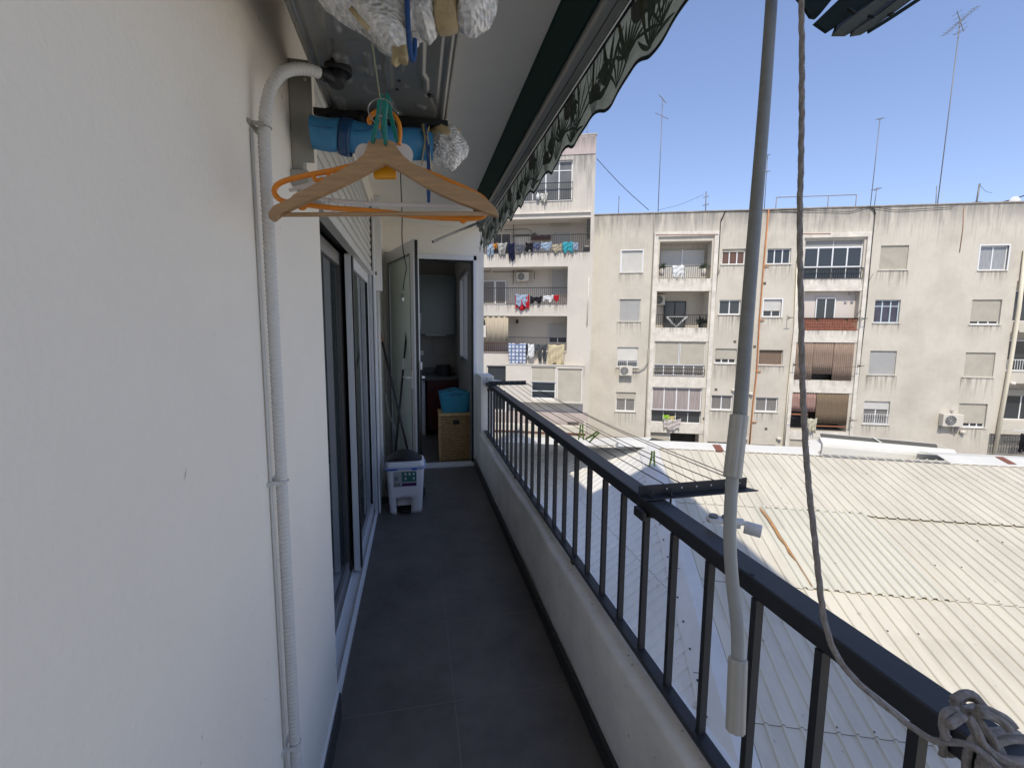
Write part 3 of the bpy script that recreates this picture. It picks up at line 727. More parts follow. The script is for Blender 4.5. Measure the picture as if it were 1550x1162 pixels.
b = MB().tube(smooth(hp([(352, 800), (352, 830), (375, 838), (400, 830)], .9, .89), 1), .0045, 8).tube(hp([(418, 795), (422, 825)], .9, .89), .004, 8)
b.tube(smooth(hp([(280, 945), (285, 962), (300, 966), (315, 955)], .9, .89), 1), .004, 8).tube(smooth(hp([(1025, 1012), (1040, 1030), (1055, 1020)], .9, .885), 1), .0035, 8); b.build('notch', M_oran, oh)
b = MB().tube(smooth([H(745, 670, .9), H(752, 620, .9), H(745, 560, .9), H(710, 520, .9), H(665, 508, .9), H(625, 525, .9), H(605, 555, .9), H(612, 572, .9)], 2), .0045, 10); b.build('hook', M_oran, oh)
b = MB(); c = H(682, 795, .885); b.obox(c, Rt*.022, Up*.014, Fw*.006); b.build('centre_clip', M_yell, oh, bevel=.004)
ph = empty('coat_hanger', H(700, 760, .94), 0, 'white plastic coat hanger half hidden behind the orange one', 'coat hanger', 'coat hangers on the string'); ph.location = (0, 0, 0)
b = MB().tube(smooth(hp([(430, 928), (560, 942), (760, 948), (950, 952), (1085, 956)], .94, .93), 1), .0050, 10); b.build('trouser_bar', M_whp, ph)
b = MB().tube(smooth(hp([(680, 735), (520, 790), (420, 820), (330, 855), (280, 868), (250, 880), (240, 880)], .94, .93), 1), .004, 8)
b.tube(smooth(hp([(700, 735), (850, 790), (960, 835), (1040, 865), (1090, 900), (1100, 950)], .94, .93), 1), .004, 8); b.tube(smooth(hp([(275, 862), (300, 878), (320, 862), (335, 850)], .94, .94), 1), .003, 8)
b.tube(smooth(hp([(430, 928), (360, 915), (300, 905)], .94, .93), 1), .004, 8); b.build('frame', M_whp, ph)
for xx in (590, 765): MB().tube([H(xx, 715, .935), H(xx, 715, .94)], .020, 20).build('shoulder_disc', M_whp, ph)
b = MB().tube(smooth([H(690, 735, .93), H(690, 640, .93), H(650, 570, .93), H(660, 540, .92), H(690, 530, .92)], 1), .003, 8); b.build('hook', M_oran, ph)
G = 'teal pegs clamping the hangers to the string'
peg(*zH(664, 550), (0, .12), 'clothes_peg', 'teal clothes peg gripping the string, the left one of the pair', M_teal, d=.85, sc=.98, grp=G)
peg(*zH(690, 530), (0, -.1), 'clothes_peg', 'teal clothes peg just behind the other, on the right of the string', M_teal, d=.885, sc=1.1, grp=G)

# ------------------------------------------------------------------ awning along the ceiling edge
aw = empty('awning', (.5, 2, 2.5), 0, 'retracted awning with grey front bar and palm-print scalloped valance along the balcony edge', 'awning'); aw.location = (0, 0, 0)
AW0, AW1 = -.4, 4.30
b = MB().prism([(.492, AW0, 2.597), (.500, AW0, 2.590), (.548, AW0, 2.486), (.600, AW0, 2.49), (.66, AW0, 2.597)], (0, AW1-AW0-.12, 0)); b.build('canvas_roll', M_green, aw)
b = MB()
pr = [(.556, 2.466), (.560, 2.452), (.566, 2.449), (.583, 2.4465), (.5835, 2.452), (.5865, 2.452), (.587, 2.446), (.612, 2.443), (.622, 2.452), (.624, 2.500), (.56, 2.505)]
b.prism([(x, AW0, z) for x, z in pr], (0, AW1-AW0, 0)); b.build('front_bar', M_alu, aw, bevel=.001)
b = MB().prism([(x-.001 if x < .59 else x+.001, AW1, z) for x, z in pr], (0, .012, 0)); b.build('end_cap', M_alu, aw, bevel=.002)
b = MB().box(.5837, .5863, AW0, AW1, 2.4485, 2.4525); b.build('groove', M_black, aw)
def valx(y, z):
    t = (2.45-z)/.24
    return .632+.007*math.sin(y*2*PI/.31+.6)*t+.005*math.sin(y*2*PI/.75+2)*t+.0015*math.sin(y*2*PI/.11)*t - .01*t
def valb(y):
    q = (y-1.35)/.31; f = q-math.floor(q)
    return 2.252-.034*math.sin(PI*f)**2-.016*math.sin(2*PI*f)
b = MB(); b.sh(True)
NY = 380
def vp(u, v):
    y = AW0+(AW1-AW0)*u; zb = valb(y); z = 2.455+(zb-2.455)*v; return (valx(y, z), y, z)
b.grid(vp, NY, 14)
b.mat(4)
b.grid(lambda u, v: (lambda y, z: (valx(y, z)-.002, y, z))(AW0+(AW1-AW0)*u, valb(AW0+(AW1-AW0)*u)+.012*(v-.12)), NY, 2)
b.grid(lambda u, v: (lambda y, z: (valx(y, z)-.002, y, z))(AW0+(AW1-AW0)*u, 2.458-.016*v), NY, 1)
# printed palms on the inner face, one repeat every .62 m
def vpt(y, z, o=.0018): return (valx(y, z)-o, y, z)
def blade(y0, z0, a, L_, wd, bend, o):
    L_ *= 1.45; wd *= 1.5
    A_, B_ = [], []; n = 9
    for k in range(n+1):
        t = k/n; an = a+bend*t; 
        if k: y1 += L_/n*math.cos(an); z1 += L_/n*math.sin(an)
        else: y1, z1 = y0, z0
        zc = min(max(z1, valb(y1)+.012), 2.45); ww = wd*math.sin(PI*min(1, t*.93+.04))**.8
        nx, nz = -math.sin(an), math.cos(an)
        A_.append((y1+nx*ww, min(max(zc+nz*ww, valb(y1)+.01), 2.452))); B_.append((y1-nx*ww, min(max(zc-nz*ww, valb(y1)+.01), 2.452)))
    for k in range(n): b.quad(vpt(*A_[k], o), vpt(*A_[k+1], o), vpt(*B_[k+1], o), vpt(*B_[k], o))
random.seed(11)
base = AW0
while base < AW1-.1:
    b.mat(2)
    for cy, cz, rr in ((base+.45, 2.37, .07), (base+.17, 2.31, .04)):
        for k in range(5): blade(cy, cz, R_(40+k*28), rr, .014, .4, .0015)
    b.mat(3)
    for k in range(5): blade(base+.05+.12*k, 2.30, R_(80+random.uniform(-20, 20)), .14, .007, random.uniform(-.3, .3), .0016)
    b.mat(1)
    for k in range(7): blade(base+.30, 2.262, R_(35+k*17), .13+.03*random.random(), .0035, -.5+k*.17, .002)
    for k in range(5): blade(base+.02, 2.30, R_(-10+k*30), .10, .009, .5, .0022)
    for k in range(9): blade(base+.52, 2.31, R_(150-k*17), .075, .0042, .5, .0024)
    for k in range(6): blade(base+.16, 2.24, R_(65+k*9), .19, .0020, .1, .0026)
    for k in range(6): blade(base+.40, 2.40, R_(190+k*13), .06, .007, .3, .0028)
    for k in range(8): blade(base+.36, 2.245, R_(20+k*20), .085, .0045, .5, .0023)
    for k in range(7): blade(base+.08, 2.39, R_(200+k*22), .05, .006, .4, .0027)
    for k in range(5): blade(base+.58, 2.25, R_(60+k*22), .10, .0035, -.6, .0021)
    base += .62
b.build('valance', [M_val, M_leaf, M_leaf2, M_leaf3, mat('valance_piping', (.012, .02, .024), .9)], aw)
b = MB(); pA_, pB_ = ony(655, 366, 3.95), Vector((.57, 4.22, 2.465))
b.tube([pA_, pB_], .011, 12); b.build('arm', M_whp, aw)
b = MB().tube([pA_-(pB_-pA_).normalized()*.003, pA_+(pB_-pA_).normalized()*.004], .009, 10); b.build('arm_plug', M_black, aw)
b = MB().obox((.585, 4.25, 2.455), (.03, 0, 0), (0, .03, 0), (0, 0, .022)).obox((.60, 4.29, 2.43), (.02, 0, .0), (0, .014, 0), (0, 0, .03)); b.build('arm_joint', M_alu, aw, bevel=.008)

# ------------------------------------------------------------------ awning crank pole
cp = empty('awning_crank', (.6, .7, 1), 0, 'long pale crank pole with ribbed grips hanging in front of the railing', 'crank pole'); cp.location = (0, 0, 0)
b = MB()
pp = [at(1173, -90, 1.0), at(1168, 0, .98), at(1157, 160, .93), at(1143, 330, .88), at(1131, 480, .845), at(1119, 640, .80)]
b.tube(smooth(pp, 2), .0118, 20); b.build('upper_rod', mat('pole_grey', (.28, .28, .25), .45, noise=(40, .15)), cp)
b = MB().tube(smooth([at(1109, 715, .79), at(1106, 760, .785), at(1104, 815, .78), at(1108, 880, .775), at(1117, 950, .768), at(1117, 1005, .762)], 3), .0103, 20); b.build('crank_rod', M_pole, cp)
def grip(q0, d0, q1, d1, r, name='grip'):
    b = MB(); A, B = at(*q0, d0), at(*q1, d1); n = 24
    t = (B-A).normalized(); a = Rt-t*Rt.dot(t); a.normalize(); c = t.cross(a)
    poly = []
    for k in range(n):
        an = 2*PI*k/n; rr = r*(1 if k % 3 else .93); poly.append(A+a*math.cos(an)*rr+c*math.sin(an)*rr)
    b.prism(poly, B-A); b.build(name, M_grip, cp, bevel=.001)
grip((1119, 628), .795, (1108.5, 722), .785, .0148); grip((1117, 996), .762, (1113, 1106), .748, .0150)

# ------------------------------------------------------------------ rope with knot
def strandrope(name, pts, r, parent, step=.0035):
    pts = resample(smooth([Vector(p) for p in pts], 3), step); b = MB(); n = 3
    for s in range(n):
        q = []; up = None
        for k, p in enumerate(pts):
            t = (pts[min(k+1, len(pts)-1)]-pts[max(k-1, 0)]).normalized()
            if up is None: up = t.orthogonal().normalized()
            up = (up-t*up.dot(t)).normalized(); c = t.cross(up)
            an = k*step*75+s*2*PI/n
            q.append(p+(up*math.cos(an)+c*math.sin(an))*r*.34+Vector((NZ.noise(p*90), NZ.noise(p*90+Vector((5, 0, 0))), 0))*r*.15)
        b.tube(q, r*.68, 7)
    for k in range(0, len(pts)-1):
        for _ in range(4):
            p = pts[k]; a = random.uniform(0, 2*PI); dv = (Rt*math.cos(a)+Up*math.sin(a)+Fw*random.uniform(-.5, .5)).normalized()
            s0 = p+dv*r*.8; s1 = p+dv*r*random.uniform(1.15, 1.7)+Vector((0, 0, random.uniform(-1, 1)))*r*.5
            w2 = Up*.00028; b.face(b.verts([s0-w2, s0+w2, s1]))
    return b.build(name, M_rope, parent)
random.seed(5)
rope = empty('rope', (.6, .5, 1), 0, 'hairy grey rope hanging from above and knotted round the near end of the handrail', 'rope'); rope.location = (0, 0, 0)
KN = Vector((.735, .425, .99))
strandrope('cord', [at(1212, -60, .66), at(1213, 0, .655), at(1214, 100, .65), at(1213, 230, .64), at(1210, 330, .635), at(1212, 450, .63), at(1215, 600, .62), at(1222, 720, .61), at(1235, 830, .60), at(1243, 910, .59), at(1252, 960, .58), at(1270, 1000, .57), at(1300, 1035, .56), at(1345, 1072, .55), at(1390, 1108, .54), at(1420, 1124, .53), at(1460, 1122, .52), at(1492, 1142, .51), at(1530, 1180, .50)], .0039, rope)
ks = [
 [(1448, 1062), (1460, 1052), (1478, 1056), (1488, 1072), (1480, 1082), (1462, 1078), (1447, 1068), (1442, 1058)],
 [(1443, 1060), (1455, 1048), (1474, 1050), (1486, 1066), (1500, 1080)],
 [(1450, 1075), (1432, 1076), (1426, 1095), (1430, 1115), (1440, 1118)],
 [(1436, 1098), (1448, 1088), (1462, 1083)],
 [(1462, 1075), (1470, 1095), (1482, 1118), (1486, 1140), (1500, 1170)],
 [(1473, 1075), (1485, 1098), (1505, 1120), (1520, 1150), (1530, 1175)],
 [(1480, 1072), (1498, 1074), (1520, 1085), (1535, 1100), (1538, 1108)],
 [(1484, 1080), (1500, 1082), (1518, 1092), (1530, 1106)],
 [(1478, 1100), (1500, 1130), (1530, 1155), (1560, 1168)],
 [(1500, 1125), (1525, 1118), (1560, 1118)],
 [(1466, 1084), (1480, 1110), (1490, 1130), (1515, 1150), (1560, 1152)],
]
for i, l in enumerate(ks):
    strandrope('knot_loop', [at(x, y_, .555-.006*(i % 4)-(y_-1060)*.00035) for x, y_ in l], .0050, rope, .004)
for i, (yy, sk_) in enumerate(((.395, .006), (.409, -.004), (.436, .006))):
    x0_, x1_, z0_, z1_ = .702, .779, .924, .979
    strandrope('rail_wrap', [(x0_, yy, z0_), (x0_, yy, z1_), ((x0_+x1_)/2, yy+sk_, z1_+.004), (x1_, yy+sk_, z1_), (x1_, yy, z0_), ((x0_+x1_)/2, yy, z0_-.004), (x0_, yy, z0_), (x0_, yy, z1_-.02)], .0050, rope, .004)
# ------------------------------------------------------------------ rolled slatted blind at the top
bl = empty('rolled_blind', (.9, .8, 2.1), 0, 'lower end of a dark slatted roll-up blind hanging at the top of the view', 'blind'); bl.location = (0, 0, 0)
zS = lambda x, y: (1200+x/7.75, y/7.75)
sl = [([(120, 50), (215, 200), (280, 212), (330, 160), (620, -200), (-100, -200)], 0, .92),
      ([(258, 272), (410, 378), (760, 150), (1350, -250), (800, -250)], 0, .905),
      ([(480, 408), (640, 408), (830, 300), (1330, -60), (1500, -250), (1300, -250), (700, 205), (560, 310)], 1, .895),
      ([(700, 414), (830, 392), (910, 345), (1250, 110), (1700, -220), (1500, -220), (1000, 180), (720, 360)], 1, .885),
      ([(905, 345), (915, 380), (1160, 230), (1800, -190), (1780, -230)], 0, .875),
      ([(480, 405), (560, 310), (1250, -150), (1180, -150), (520, 300)], 2, .90),
      ([(700, 412), (735, 340), (1400, -130), (1330, -130), (712, 352)], 2, .89)]
for poly, k, d in sl:
    b = MB().prism([at(*zS(*q), d) for q in poly][::-1], Fw*.008+Up*.002); b.build('slat', [M_slat, M_slat2, M_black][k], bl, bevel=.0006)
b = MB()
for q0, q1 in (((650, 105), (740, 165)), ((880, 190), (970, 195)), ((1110, 185), (1190, 150))):
    b.tube([at(*zS(*q0), .868), at(*zS(*q1), .862)], .0028, 8)
b.build('cord_clip', M_black, bl)

# ------------------------------------------------------------------ hanging cable with sprig
hc = empty('hanging_cable', (-.1, 2.8, 2.4), 0, 'thin black cable dangling from the ceiling with a small leafy sprig at its end', 'cable'); hc.location = (0, 0, 0)
b = MB().tube(smooth([Vector((ony(607, 200, 2.8).x, 2.8, 2.6))]+[ony(*q, 2.8) for q in ((606, 265), (609, 330), (608, 360), (611, 385), (616, 405), (612, 422), (610, 440))], 2), .0030, 6); b.build('cable', M_cable, hc)
c0 = ony(609, 447, 2.8); b = MB()
for i in range(26):
    a = random.uniform(0, 2*PI); e = random.uniform(-.9, .8); v = Vector((math.cos(a)*math.cos(e), math.sin(a)*math.cos(e), math.sin(e)))
    p0 = c0; p1 = c0+v*random.uniform(.014, .026); sd_ = v.cross(Vector((0, 0, 1)))*.003; b.quad(p0, p0.lerp(p1, .6)+sd_, p1, p0.lerp(p1, .6)-sd_)
b.build('sprig', mat('sprig_green', (.06, .13, .04), .7), hc); blob('glass_bulb', c0-Vector((0, 0, .022)), .010, .010, .013, hc, M_whp, 3, .02, lev=2)

# ------------------------------------------------------------------ pedal bin
pb = empty('pedal_bin', (-.10, 3.84, 0), 0, 'white plastic twenty litre pedal bin with a bag edge showing under its lid', 'bin'); 
def rrect(hx, hy, r, n=5):
    o = []
    for cx, cy, a0 in ((hx-r, hy-r, 0), (-hx+r, hy-r, 90), (-hx+r, -hy+r, 180), (hx-r, -hy+r, 270)):
        for k in range(n+1):
            a = R_(a0+90*k/n); o.append((cx+r*math.cos(a), cy+r*math.sin(a)))
    return o
b = MB(); b.sh(True)
# shell with front arch: front face y=-hy
NH = 14; NP = 96
def shell(u, v):
    z = v*.385; hx = .128+.022*v; hy = .10+.02*v; r = .03
    pr = rrect(hx, hy, r, 6); per = []
    t = u*len(pr); i = int(t) % len(pr); f = t-int(t); a, c = pr[i], pr[(i+1) % len(pr)]
    return (a[0]+(c[0]-a[0])*f, a[1]+(c[1]-a[1])*f, z)
# outline of front is built as plate with arch
rings = [b.verts([shell(k/NP, v/NH) for k in range(NP)]) for v in range(NH+1)]
for v in range(NH):
    for k in range(NP):
        c = [b.v[rings[v][k]], b.v[rings[v+1][(k+1) % NP]]]
        mx_ = (c[0][0]+c[1][0])/2; mz = (c[0][2]+c[1][2])/2; my = (c[0][1]+c[1][1])/2
        if my < -.08 and abs(mx_) < .070 and mz < .125 and not (abs(mx_) > .052 and mz > .10): continue
        b.face((rings[v][k], rings[v][(k+1) % NP], rings[v+1][(k+1) % NP], rings[v+1][k]))
b.build('bucket', M_bin, pb, solid=.003)
b = MB().box(-.07, .07, -.045, -.04, .05, .13); b.quad((-.070, -.104, .127), (.070, -.104, .127), (.070, -.045, .13), (-.070, -.045, .13)); b.build('inner_bucket', M_bin, pb)
b = MB().prism([(x, y, .012) for x, y in ((-.05, -.05), (.05, -.05), (.035, -.115), (-.035, -.115))], (0, 0, .012)).box(-.055, .055, -.05, .05, .012, .03); b.build('pedal', M_black, pb, bevel=.003)
b = MB().prism([(x, y, .380) for x, y in rrect(.165, .135, .035)], (0, 0, .016)); b.build('bag_edge', mat('bag_film', (.36, .42, .60), .35, bump=(30, .6, .01)), pb, bevel=.004)
b = MB().prism([(x, y, .396) for x, y in rrect(.152, .124, .035)], (0, 0, .030)); b.prism([(x, y, .426) for x, y in rrect(.140, .112, .03)], (0, 0, .012)); b.build('lid', M_bin, pb, bevel=.006)
b = MB().box(.055, .092, -.138, -.134, .376, .392); b.box(-.15, -.06, -.138, -.134, .379, .391); b.build('bag_seam', M_bluebag, pb)
# paper label on the front, tilted with the wall
def lab(x0, x1, z0, z1, mt, nm, o=.0025):
    f = lambda z: -(.10+.02*z/.385)-o
    b = MB().quad((x0, f(z0), z0), (x1, f(z0), z0), (x1, f(z1), z1), (x0, f(z1), z1)); return b.build(nm, mt, pb)
lab(-.095, .088, .235, .362, mat('label_paper', (.42, .43, .41), .6), 'label', .0022)
lab(-.028, .088, .275, .362, mat('label_green', (.04, .16, .12), .5), 'label_panel', .0034)
lab(-.028, .088, .238, .264, mat('label_purple', (.10, .012, .10), .5), 'label_strip', .0034)
b = MB()
for i in range(5):
    x = (-.010, .022, .054, -.010, .054)[i]+.012; z = (.328, .328, .328, .290, .290)[i]; y = -(.10+.02*z/.385)-.0048
    b.prism([(x-.009, y, z+.022), (x+.009, y, z+.022), (x+.006, y, z), (x-.006, y, z)], (0, .0006, 0))
x, z = -.078, .290; b.build('label_icon', mat('icon_pale', (.5, .55, .52), .5), pb)
b = MB(); y = -.1205
b.prism([(-.092, -.1193, .325), (-.056, -.1193, .325), (-.061, -.1170, .283), (-.087, -.1170, .283)], (0, .0006, 0)); b.build('label_drawing', mat('drawing_grey', (.22, .22, .22), .6), pb)
def text(body, size, loc, rot, mt, parent, name, ext=.0006):
    cu = bpy.data.curves.new(name, 'FONT'); cu.body = body; cu.size = size; cu.extrude = ext; cu.align_x = 'LEFT'
    t_ = bpy.data.objects.new(name, cu); COL.objects.link(t_); bpy.context.view_layer.update()
    me = bpy.data.meshes.new_from_object(t_.evaluated_get(bpy.context.evaluated_depsgraph_get()))
    bpy.data.objects.remove(t_); me.materials.clear(); me.materials.append(mt)
    o = bpy.data.objects.new(name, me); o.location = loc; o.rotation_euler = rot; return link(o, parent)
M_ink = mat('ink', (.015, .012, .02), .6)
text('20L', .044, (-.096, -.1178, .238), (PI/2, 0, 0), M_ink, pb, 'lettering')
# black cloth / dustpan heap on the lid
dp = empty('dustpan', (-.09, 3.84, .438), 0, 'black plastic dustpan lying face down on the white bin lid', 'dustpan')
def pan(u, v):
    x = -.165+.29*u; y = -.11+.21*v; e = math.sin(PI*min(1, max(0, u)))**.6*math.sin(PI*min(1, v*.9+.08))**.7
    h = .085*e*(.55+.45*math.sin(PI*u*.9+.2)); w = .62+.38*math.sin(PI*u)**.5
    return (x, y*w, .002+h*(.6+.5*v))
b = MB(); b.sh(True).grid(pan, 26, 16); b.build('pan', M_black, dp, solid=.004)
def stick(name, base, top, r, label, cap=None, cat='broom', band=None, head=None):
    r_ = empty(name, base, 0, label, cat, 'long handles leaning in the corner'); B = Vector(base); v = Vector(top)-B
    b = MB().tube([(0, 0, 0), v], r, 10); b.build('handle', M_black, r_)
    if cap: b = MB().tube([v*.945, v*1.002], r*1.25, 10); b.build('cap', cap, r_)
    if band: b = MB().tube([v*band, v*(band+.06)], r*1.08, 10); b.build('sticker', M_whp, r_)
    b = MB()
    if head == 'mop': b.tube([(0, 0, 0), (0, 0, .05)], .022, 10); b.obox((0, 0, -.0), (.10, .02, 0), (-.006, .03, 0), (0, 0, .014))
    else: b.obox((0, 0, .02), (.015, .09, 0), (-.02, .004, 0), (0, 0, .03))
    b.build('head', M_black, r_, bevel=.004)
t1 = ony(583, 503, 4.10); b1 = ony(633, 690, 3.98); b1 = t1+(b1-t1)*1.60
stick('broom', (.005, 4.02, .03), (-.300, 4.12, ony(583, 503, 4.12).z), .010, 'black broom handle with an orange-brown tip leaning left against the wall', M_broomred)
t2 = ony(619, 466, 4.50); stick('mop', (-.235, 4.03, .03), t2, .010, 'black mop handle with a pale tip, leaning right on the glass door', M_whp, 'mop', .66, 'mop')
stick('squeegee', (.03, 4.04, .03), ony(637, 548, 4.12), .009, 'thin black handle with a grey grip standing against the door edge behind the bin', M_whp, 'squeegee')
# thin tube lying in the corner and white cord
wc = MB().tube(smooth([(-.29, 4.5, .9), (-.27, 4.48, .75), (-.25, 4.46, .68), (-.20, 4.44, .55), (-.16, 4.42, .35), (-.18, 4.4, .05)], 2), .004, 6).build('flex_lead', M_cond)
tag(wc, 'slack white cord in the corner behind the leaning broom handles', 'cord')

# ------------------------------------------------------------------ kitchen things
hp_ = empty('laundry_hamper', (.44, 5.38, 0), 0, 'tall square wicker laundry hamper with a handle slot just inside the doorway', 'hamper')
HX, HY, HH = .185, .17, .56
b = MB(); rows = 28; cols = 9
for r in range(rows):                      # woven front, left and right faces
    z0 = .012+r*(HH-.05)/rows
    for (ax, sgn) in (('y', -1), ('x', -1), ('x', 1)):
        w2 = HX if ax == 'y' else HY
        pts = []
        for k in range(cols*2+1):
            t = -w2+.008+(2*w2-.016)*k/(cols*2); off = .007*math.cos(k*PI/2+(r % 2)*PI)
            if r in (23, 24, 25) and ax == 'y' and abs(t) < .035: 
                if len(pts) > 1: b.tube(pts, .0064, 5)
                pts = []; continue
            pts.append((t, -HY+.004+off*1, z0+.008) if ax == 'y' else (sgn*(HX-.004)+off*sgn, t, z0+.008))
        if len(pts) > 1: b.tube(pts, .0064, 5)
b.build('weave', M_wick, hp_)
b = MB().box(-HX+.012, HX-.012, -HY+.016, HY-.01, .004, HH-.03); b.build('lining', M_wick2, hp_)
for sx in (-1, 1): MB().box(sx*HX-.009, sx*HX+.009, -HY-.006, -HY+.012, 0, HH-.03).build('corner_post', M_wick, hp_, bevel=.003)
b = MB().box(-.034, .034, -HY-.004, -HY+.012, .43, .475); b.build('handle_slot', M_black, hp_)
b = MB().box(-HX-.012, HX+.012, -HY-.012, HY+.01, HH-.03, HH); b.build('lid', M_wick, hp_, bevel=.008)
ab = empty('laundry_basket', (.44, 5.37, HH), 0, 'turquoise plastic laundry basket standing on the wicker hamper', 'basket')
def bask(u, v, wob=0):
    hx = .150+.035*v; hy = .115+.03*v; pr = rrect(hx, hy, .045, 7); t = u*len(pr); i = int(t) % len(pr); f = t-int(t); a, c = pr[i], pr[(i+1) % len(pr)]
    x, y = a[0]+(c[0]-a[0])*f, a[1]+(c[1]-a[1])*f
    top = .225+.035*math.exp(-(x/.09)**2)
    rip = 1+.018*abs(math.sin(v*PI*9))
    return (x*rip, y*rip, v*top)
b = MB(); b.sh(True); NV_ = 36; NU = 128
rings = [b.verts([bask(k/NU, v/NV_) for k in range(NU)]) for v in range(NV_+1)]
for v in range(NV_):
    for k in range(NU):
        p = b.v[rings[v][k]]; q = b.v[rings[v+1][(k+1) % NU]]; x = (p[0]+q[0])/2; vv = (v+.5)/NV_
        if abs(x) < .062 and .78 < vv < .90 and abs(p[1]) > .10: continue
        b.face((rings[v][k], rings[v][(k+1) % NU], rings[v+1][(k+1) % NU], rings[v+1][k]))
b.face(rings[0]); b.build('tub', M_basket, ab, solid=.004)
b = MB().tube([bask(k/NU, 1) for k in range(NU)], .007, 6, closed=True); b.build('rim', M_basket, ab)
uc = empty('wall_cabinet', (-.2, 7.1, 1.45), 0, 'blue-grey kitchen wall cabinet with a bar handle seen through the doorway', 'cabinet'); uc.location = (0, 0, 0)
b = MB().box(-.9, .595, 6.95, 7.29, 1.44, 2.32); b.build('carcass', M_cab, uc); b = MB().box(-.48, .585, 6.93, 6.949, 1.45, 2.31); b.build('door', M_cab, uc, bevel=.002)
b = MB().tube([(.075, 6.92, 1.52), (.075, 6.90, 1.53), (.075, 6.90, 1.74), (.075, 6.92, 1.75)], .006, 8); b.build('handle', M_frame, uc)
b = MB().box(.15, .45, 6.98, 7.2, 1.425, 1.439); b.build('hood', M_whp, uc)
bc_ = empty('base_cabinet', (-.2, 7, 0), 0, 'dark red kitchen base units under a granite worktop', 'cabinet'); bc_.location = (0, 0, 0)
b = MB().box(.15, .595, 6.60, 7.29, .08, .80); b.build('door', M_red, bc_, bevel=.002); b = MB().box(-.9, .598, 6.57, 7.295, .80, .84); b.build('worktop', M_count, bc_, bevel=.003)
b = MB().box(-.9, .598, 7.27, 7.298, .8402, .93); b.build('upstand', M_count, bc_)
wm = empty('washing_machine', (-.2, 7, 0), 0, 'white washing machine front beside the red kitchen units', 'washing machine'); wm.location = (0, 0, 0)
b = MB().box(-.46, .12, 6.62, 7.2, 0, .795); b.build('body', M_whp, wm, bevel=.01); b = MB().tube([(.04, 6.62, .74), (.04, 6.60, .74)], .018, 14); b.build('dial', M_whp, wm); b = MB().tube([(-.17, 6.62, .40), (-.17, 6.60, .40)], .16, 24); b.build('hatch', M_glassd, wm)
bb = MB(); bb.sh(True)
bb.grid(lambda u, v: ((.40+.115*math.cos(2*PI*u)*(1-.1*v)+.01*math.sin(5*u*PI*2)), 6.85+.08*math.sin(2*PI*u), .842+.15*v), 20, 5, True); bb.face(bb.verts([(.40+.1*math.cos(2*PI*k/20), 6.85+.07*math.sin(2*PI*k/20), .995) for k in range(20)]))
o = bb.build('black_bag', M_black); tag(o, 'black soft bag sitting on the kitchen worktop', 'bag')
o = MB().tube(smooth([(.25, 7.27, 1.42), (.26, 7.27, 1.25), (.27, 7.26, 1.13), (.34, 7.26, 1.12), (.55, 7.26, 1.12)], 1), .008, 8).build('gas_pipe', M_brk); tag(o, 'grey pipe running down the kitchen wall and turning right above the worktop', 'pipe')
o = MB().box(.06, .12, 7.285, 7.299, 1.12, 1.19).build('wall_socket', M_whp); tag(o, 'white wall socket above the kitchen worktop', 'socket')

# ==================================================================  COURTYARD ROOF
yard = MB().box(-60, 90, -40, 90, -9.4, -9.0).build('courtyard_ground', M_ground); tag(yard, kind='structure')
wr = empty('corrugated_roof_hall', (0, 0, 0), -PHI, 'low hall with pale corrugated metal roofs filling the courtyard below the railing', 'building')
# local frame: x = along the far facade (u), y = away from us (v)
SL = .223; ZR = 1.5-3.92
def rz(v): return ZR+(v-16)*SL
U0, U1, PITCH = 2.36, 23.0, .255
def ribprof(u0, u1, pitch=PITCH, h=.032, wb=.034, wt=.016):
    o = []; k = math.floor(u0/pitch)
    while k*pitch < u1+pitch:
        c = k*pitch+.1
        for du, hh in ((-wb, 0), (-wt, h), (wt, h), (wb, 0)):
            if u0 <= c+du <= u1: o.append((c+du, hh))
        k += 1
    return [(u0, 0)]+o+[(u1, 0)]
def sheetband(b, u0, u1, va, vb, lift, pitch=PITCH, h=.032, wb=.034, wt=.016, stag=None):
    pr = ribprof(u0, u1, pitch, h, wb, wt); ids = []
    for v, l in ((va, lift), (vb, .002)):
        ids.append(b.verts([(u, v+(stag(u) if stag and v == va else 0), rz(v)+hh+l) for u, hh in pr]))
    A, B = ids
    for k in range(len(pr)-1): b.face((A[k], A[k+1], B[k+1], B[k]))
    C_ = b.verts([(u, va+(stag(u) if stag else 0), rz(va)+hh+lift-.014) for u, hh in pr])
    b.mat(1)
    for k in range(len(pr)-1): b.face((C_[k], C_[k+1], A[k+1], A[k]))
    b.mat(0)
bands = [(12.72, 15.95), (9.85, 12.80), (6.90, 9.93), (3.95, 6.98), (1.0, 4.03), (-1.95, 1.08), (-4.9, -1.87)]
M_lip = mat('sheet_edge', (.20, .18, .15), .8)
for i, (va, vb) in enumerate(bands):
    b = MB()
    st_ = (lambda u: -.18 if u > 7.43 else 0) if i == 0 else None
    if i == 1:
        sheetband(b, 7.35, U1, va, vb, .018); sheetband(b, U0, 4.62, va, vb, .018)
    else: sheetband(b, U0, U1, va, vb, .018, stag=st_)
    b.build('roof_sheet', [M_sheet, M_lip], wr)
b = MB(); sheetband(b, 4.60, 7.37, 9.83, 12.82, .022, pitch=.20, h=.040, wb=.055, wt=.030); b.build('skylight_sheet', [M_skyl, M_lip], wr)
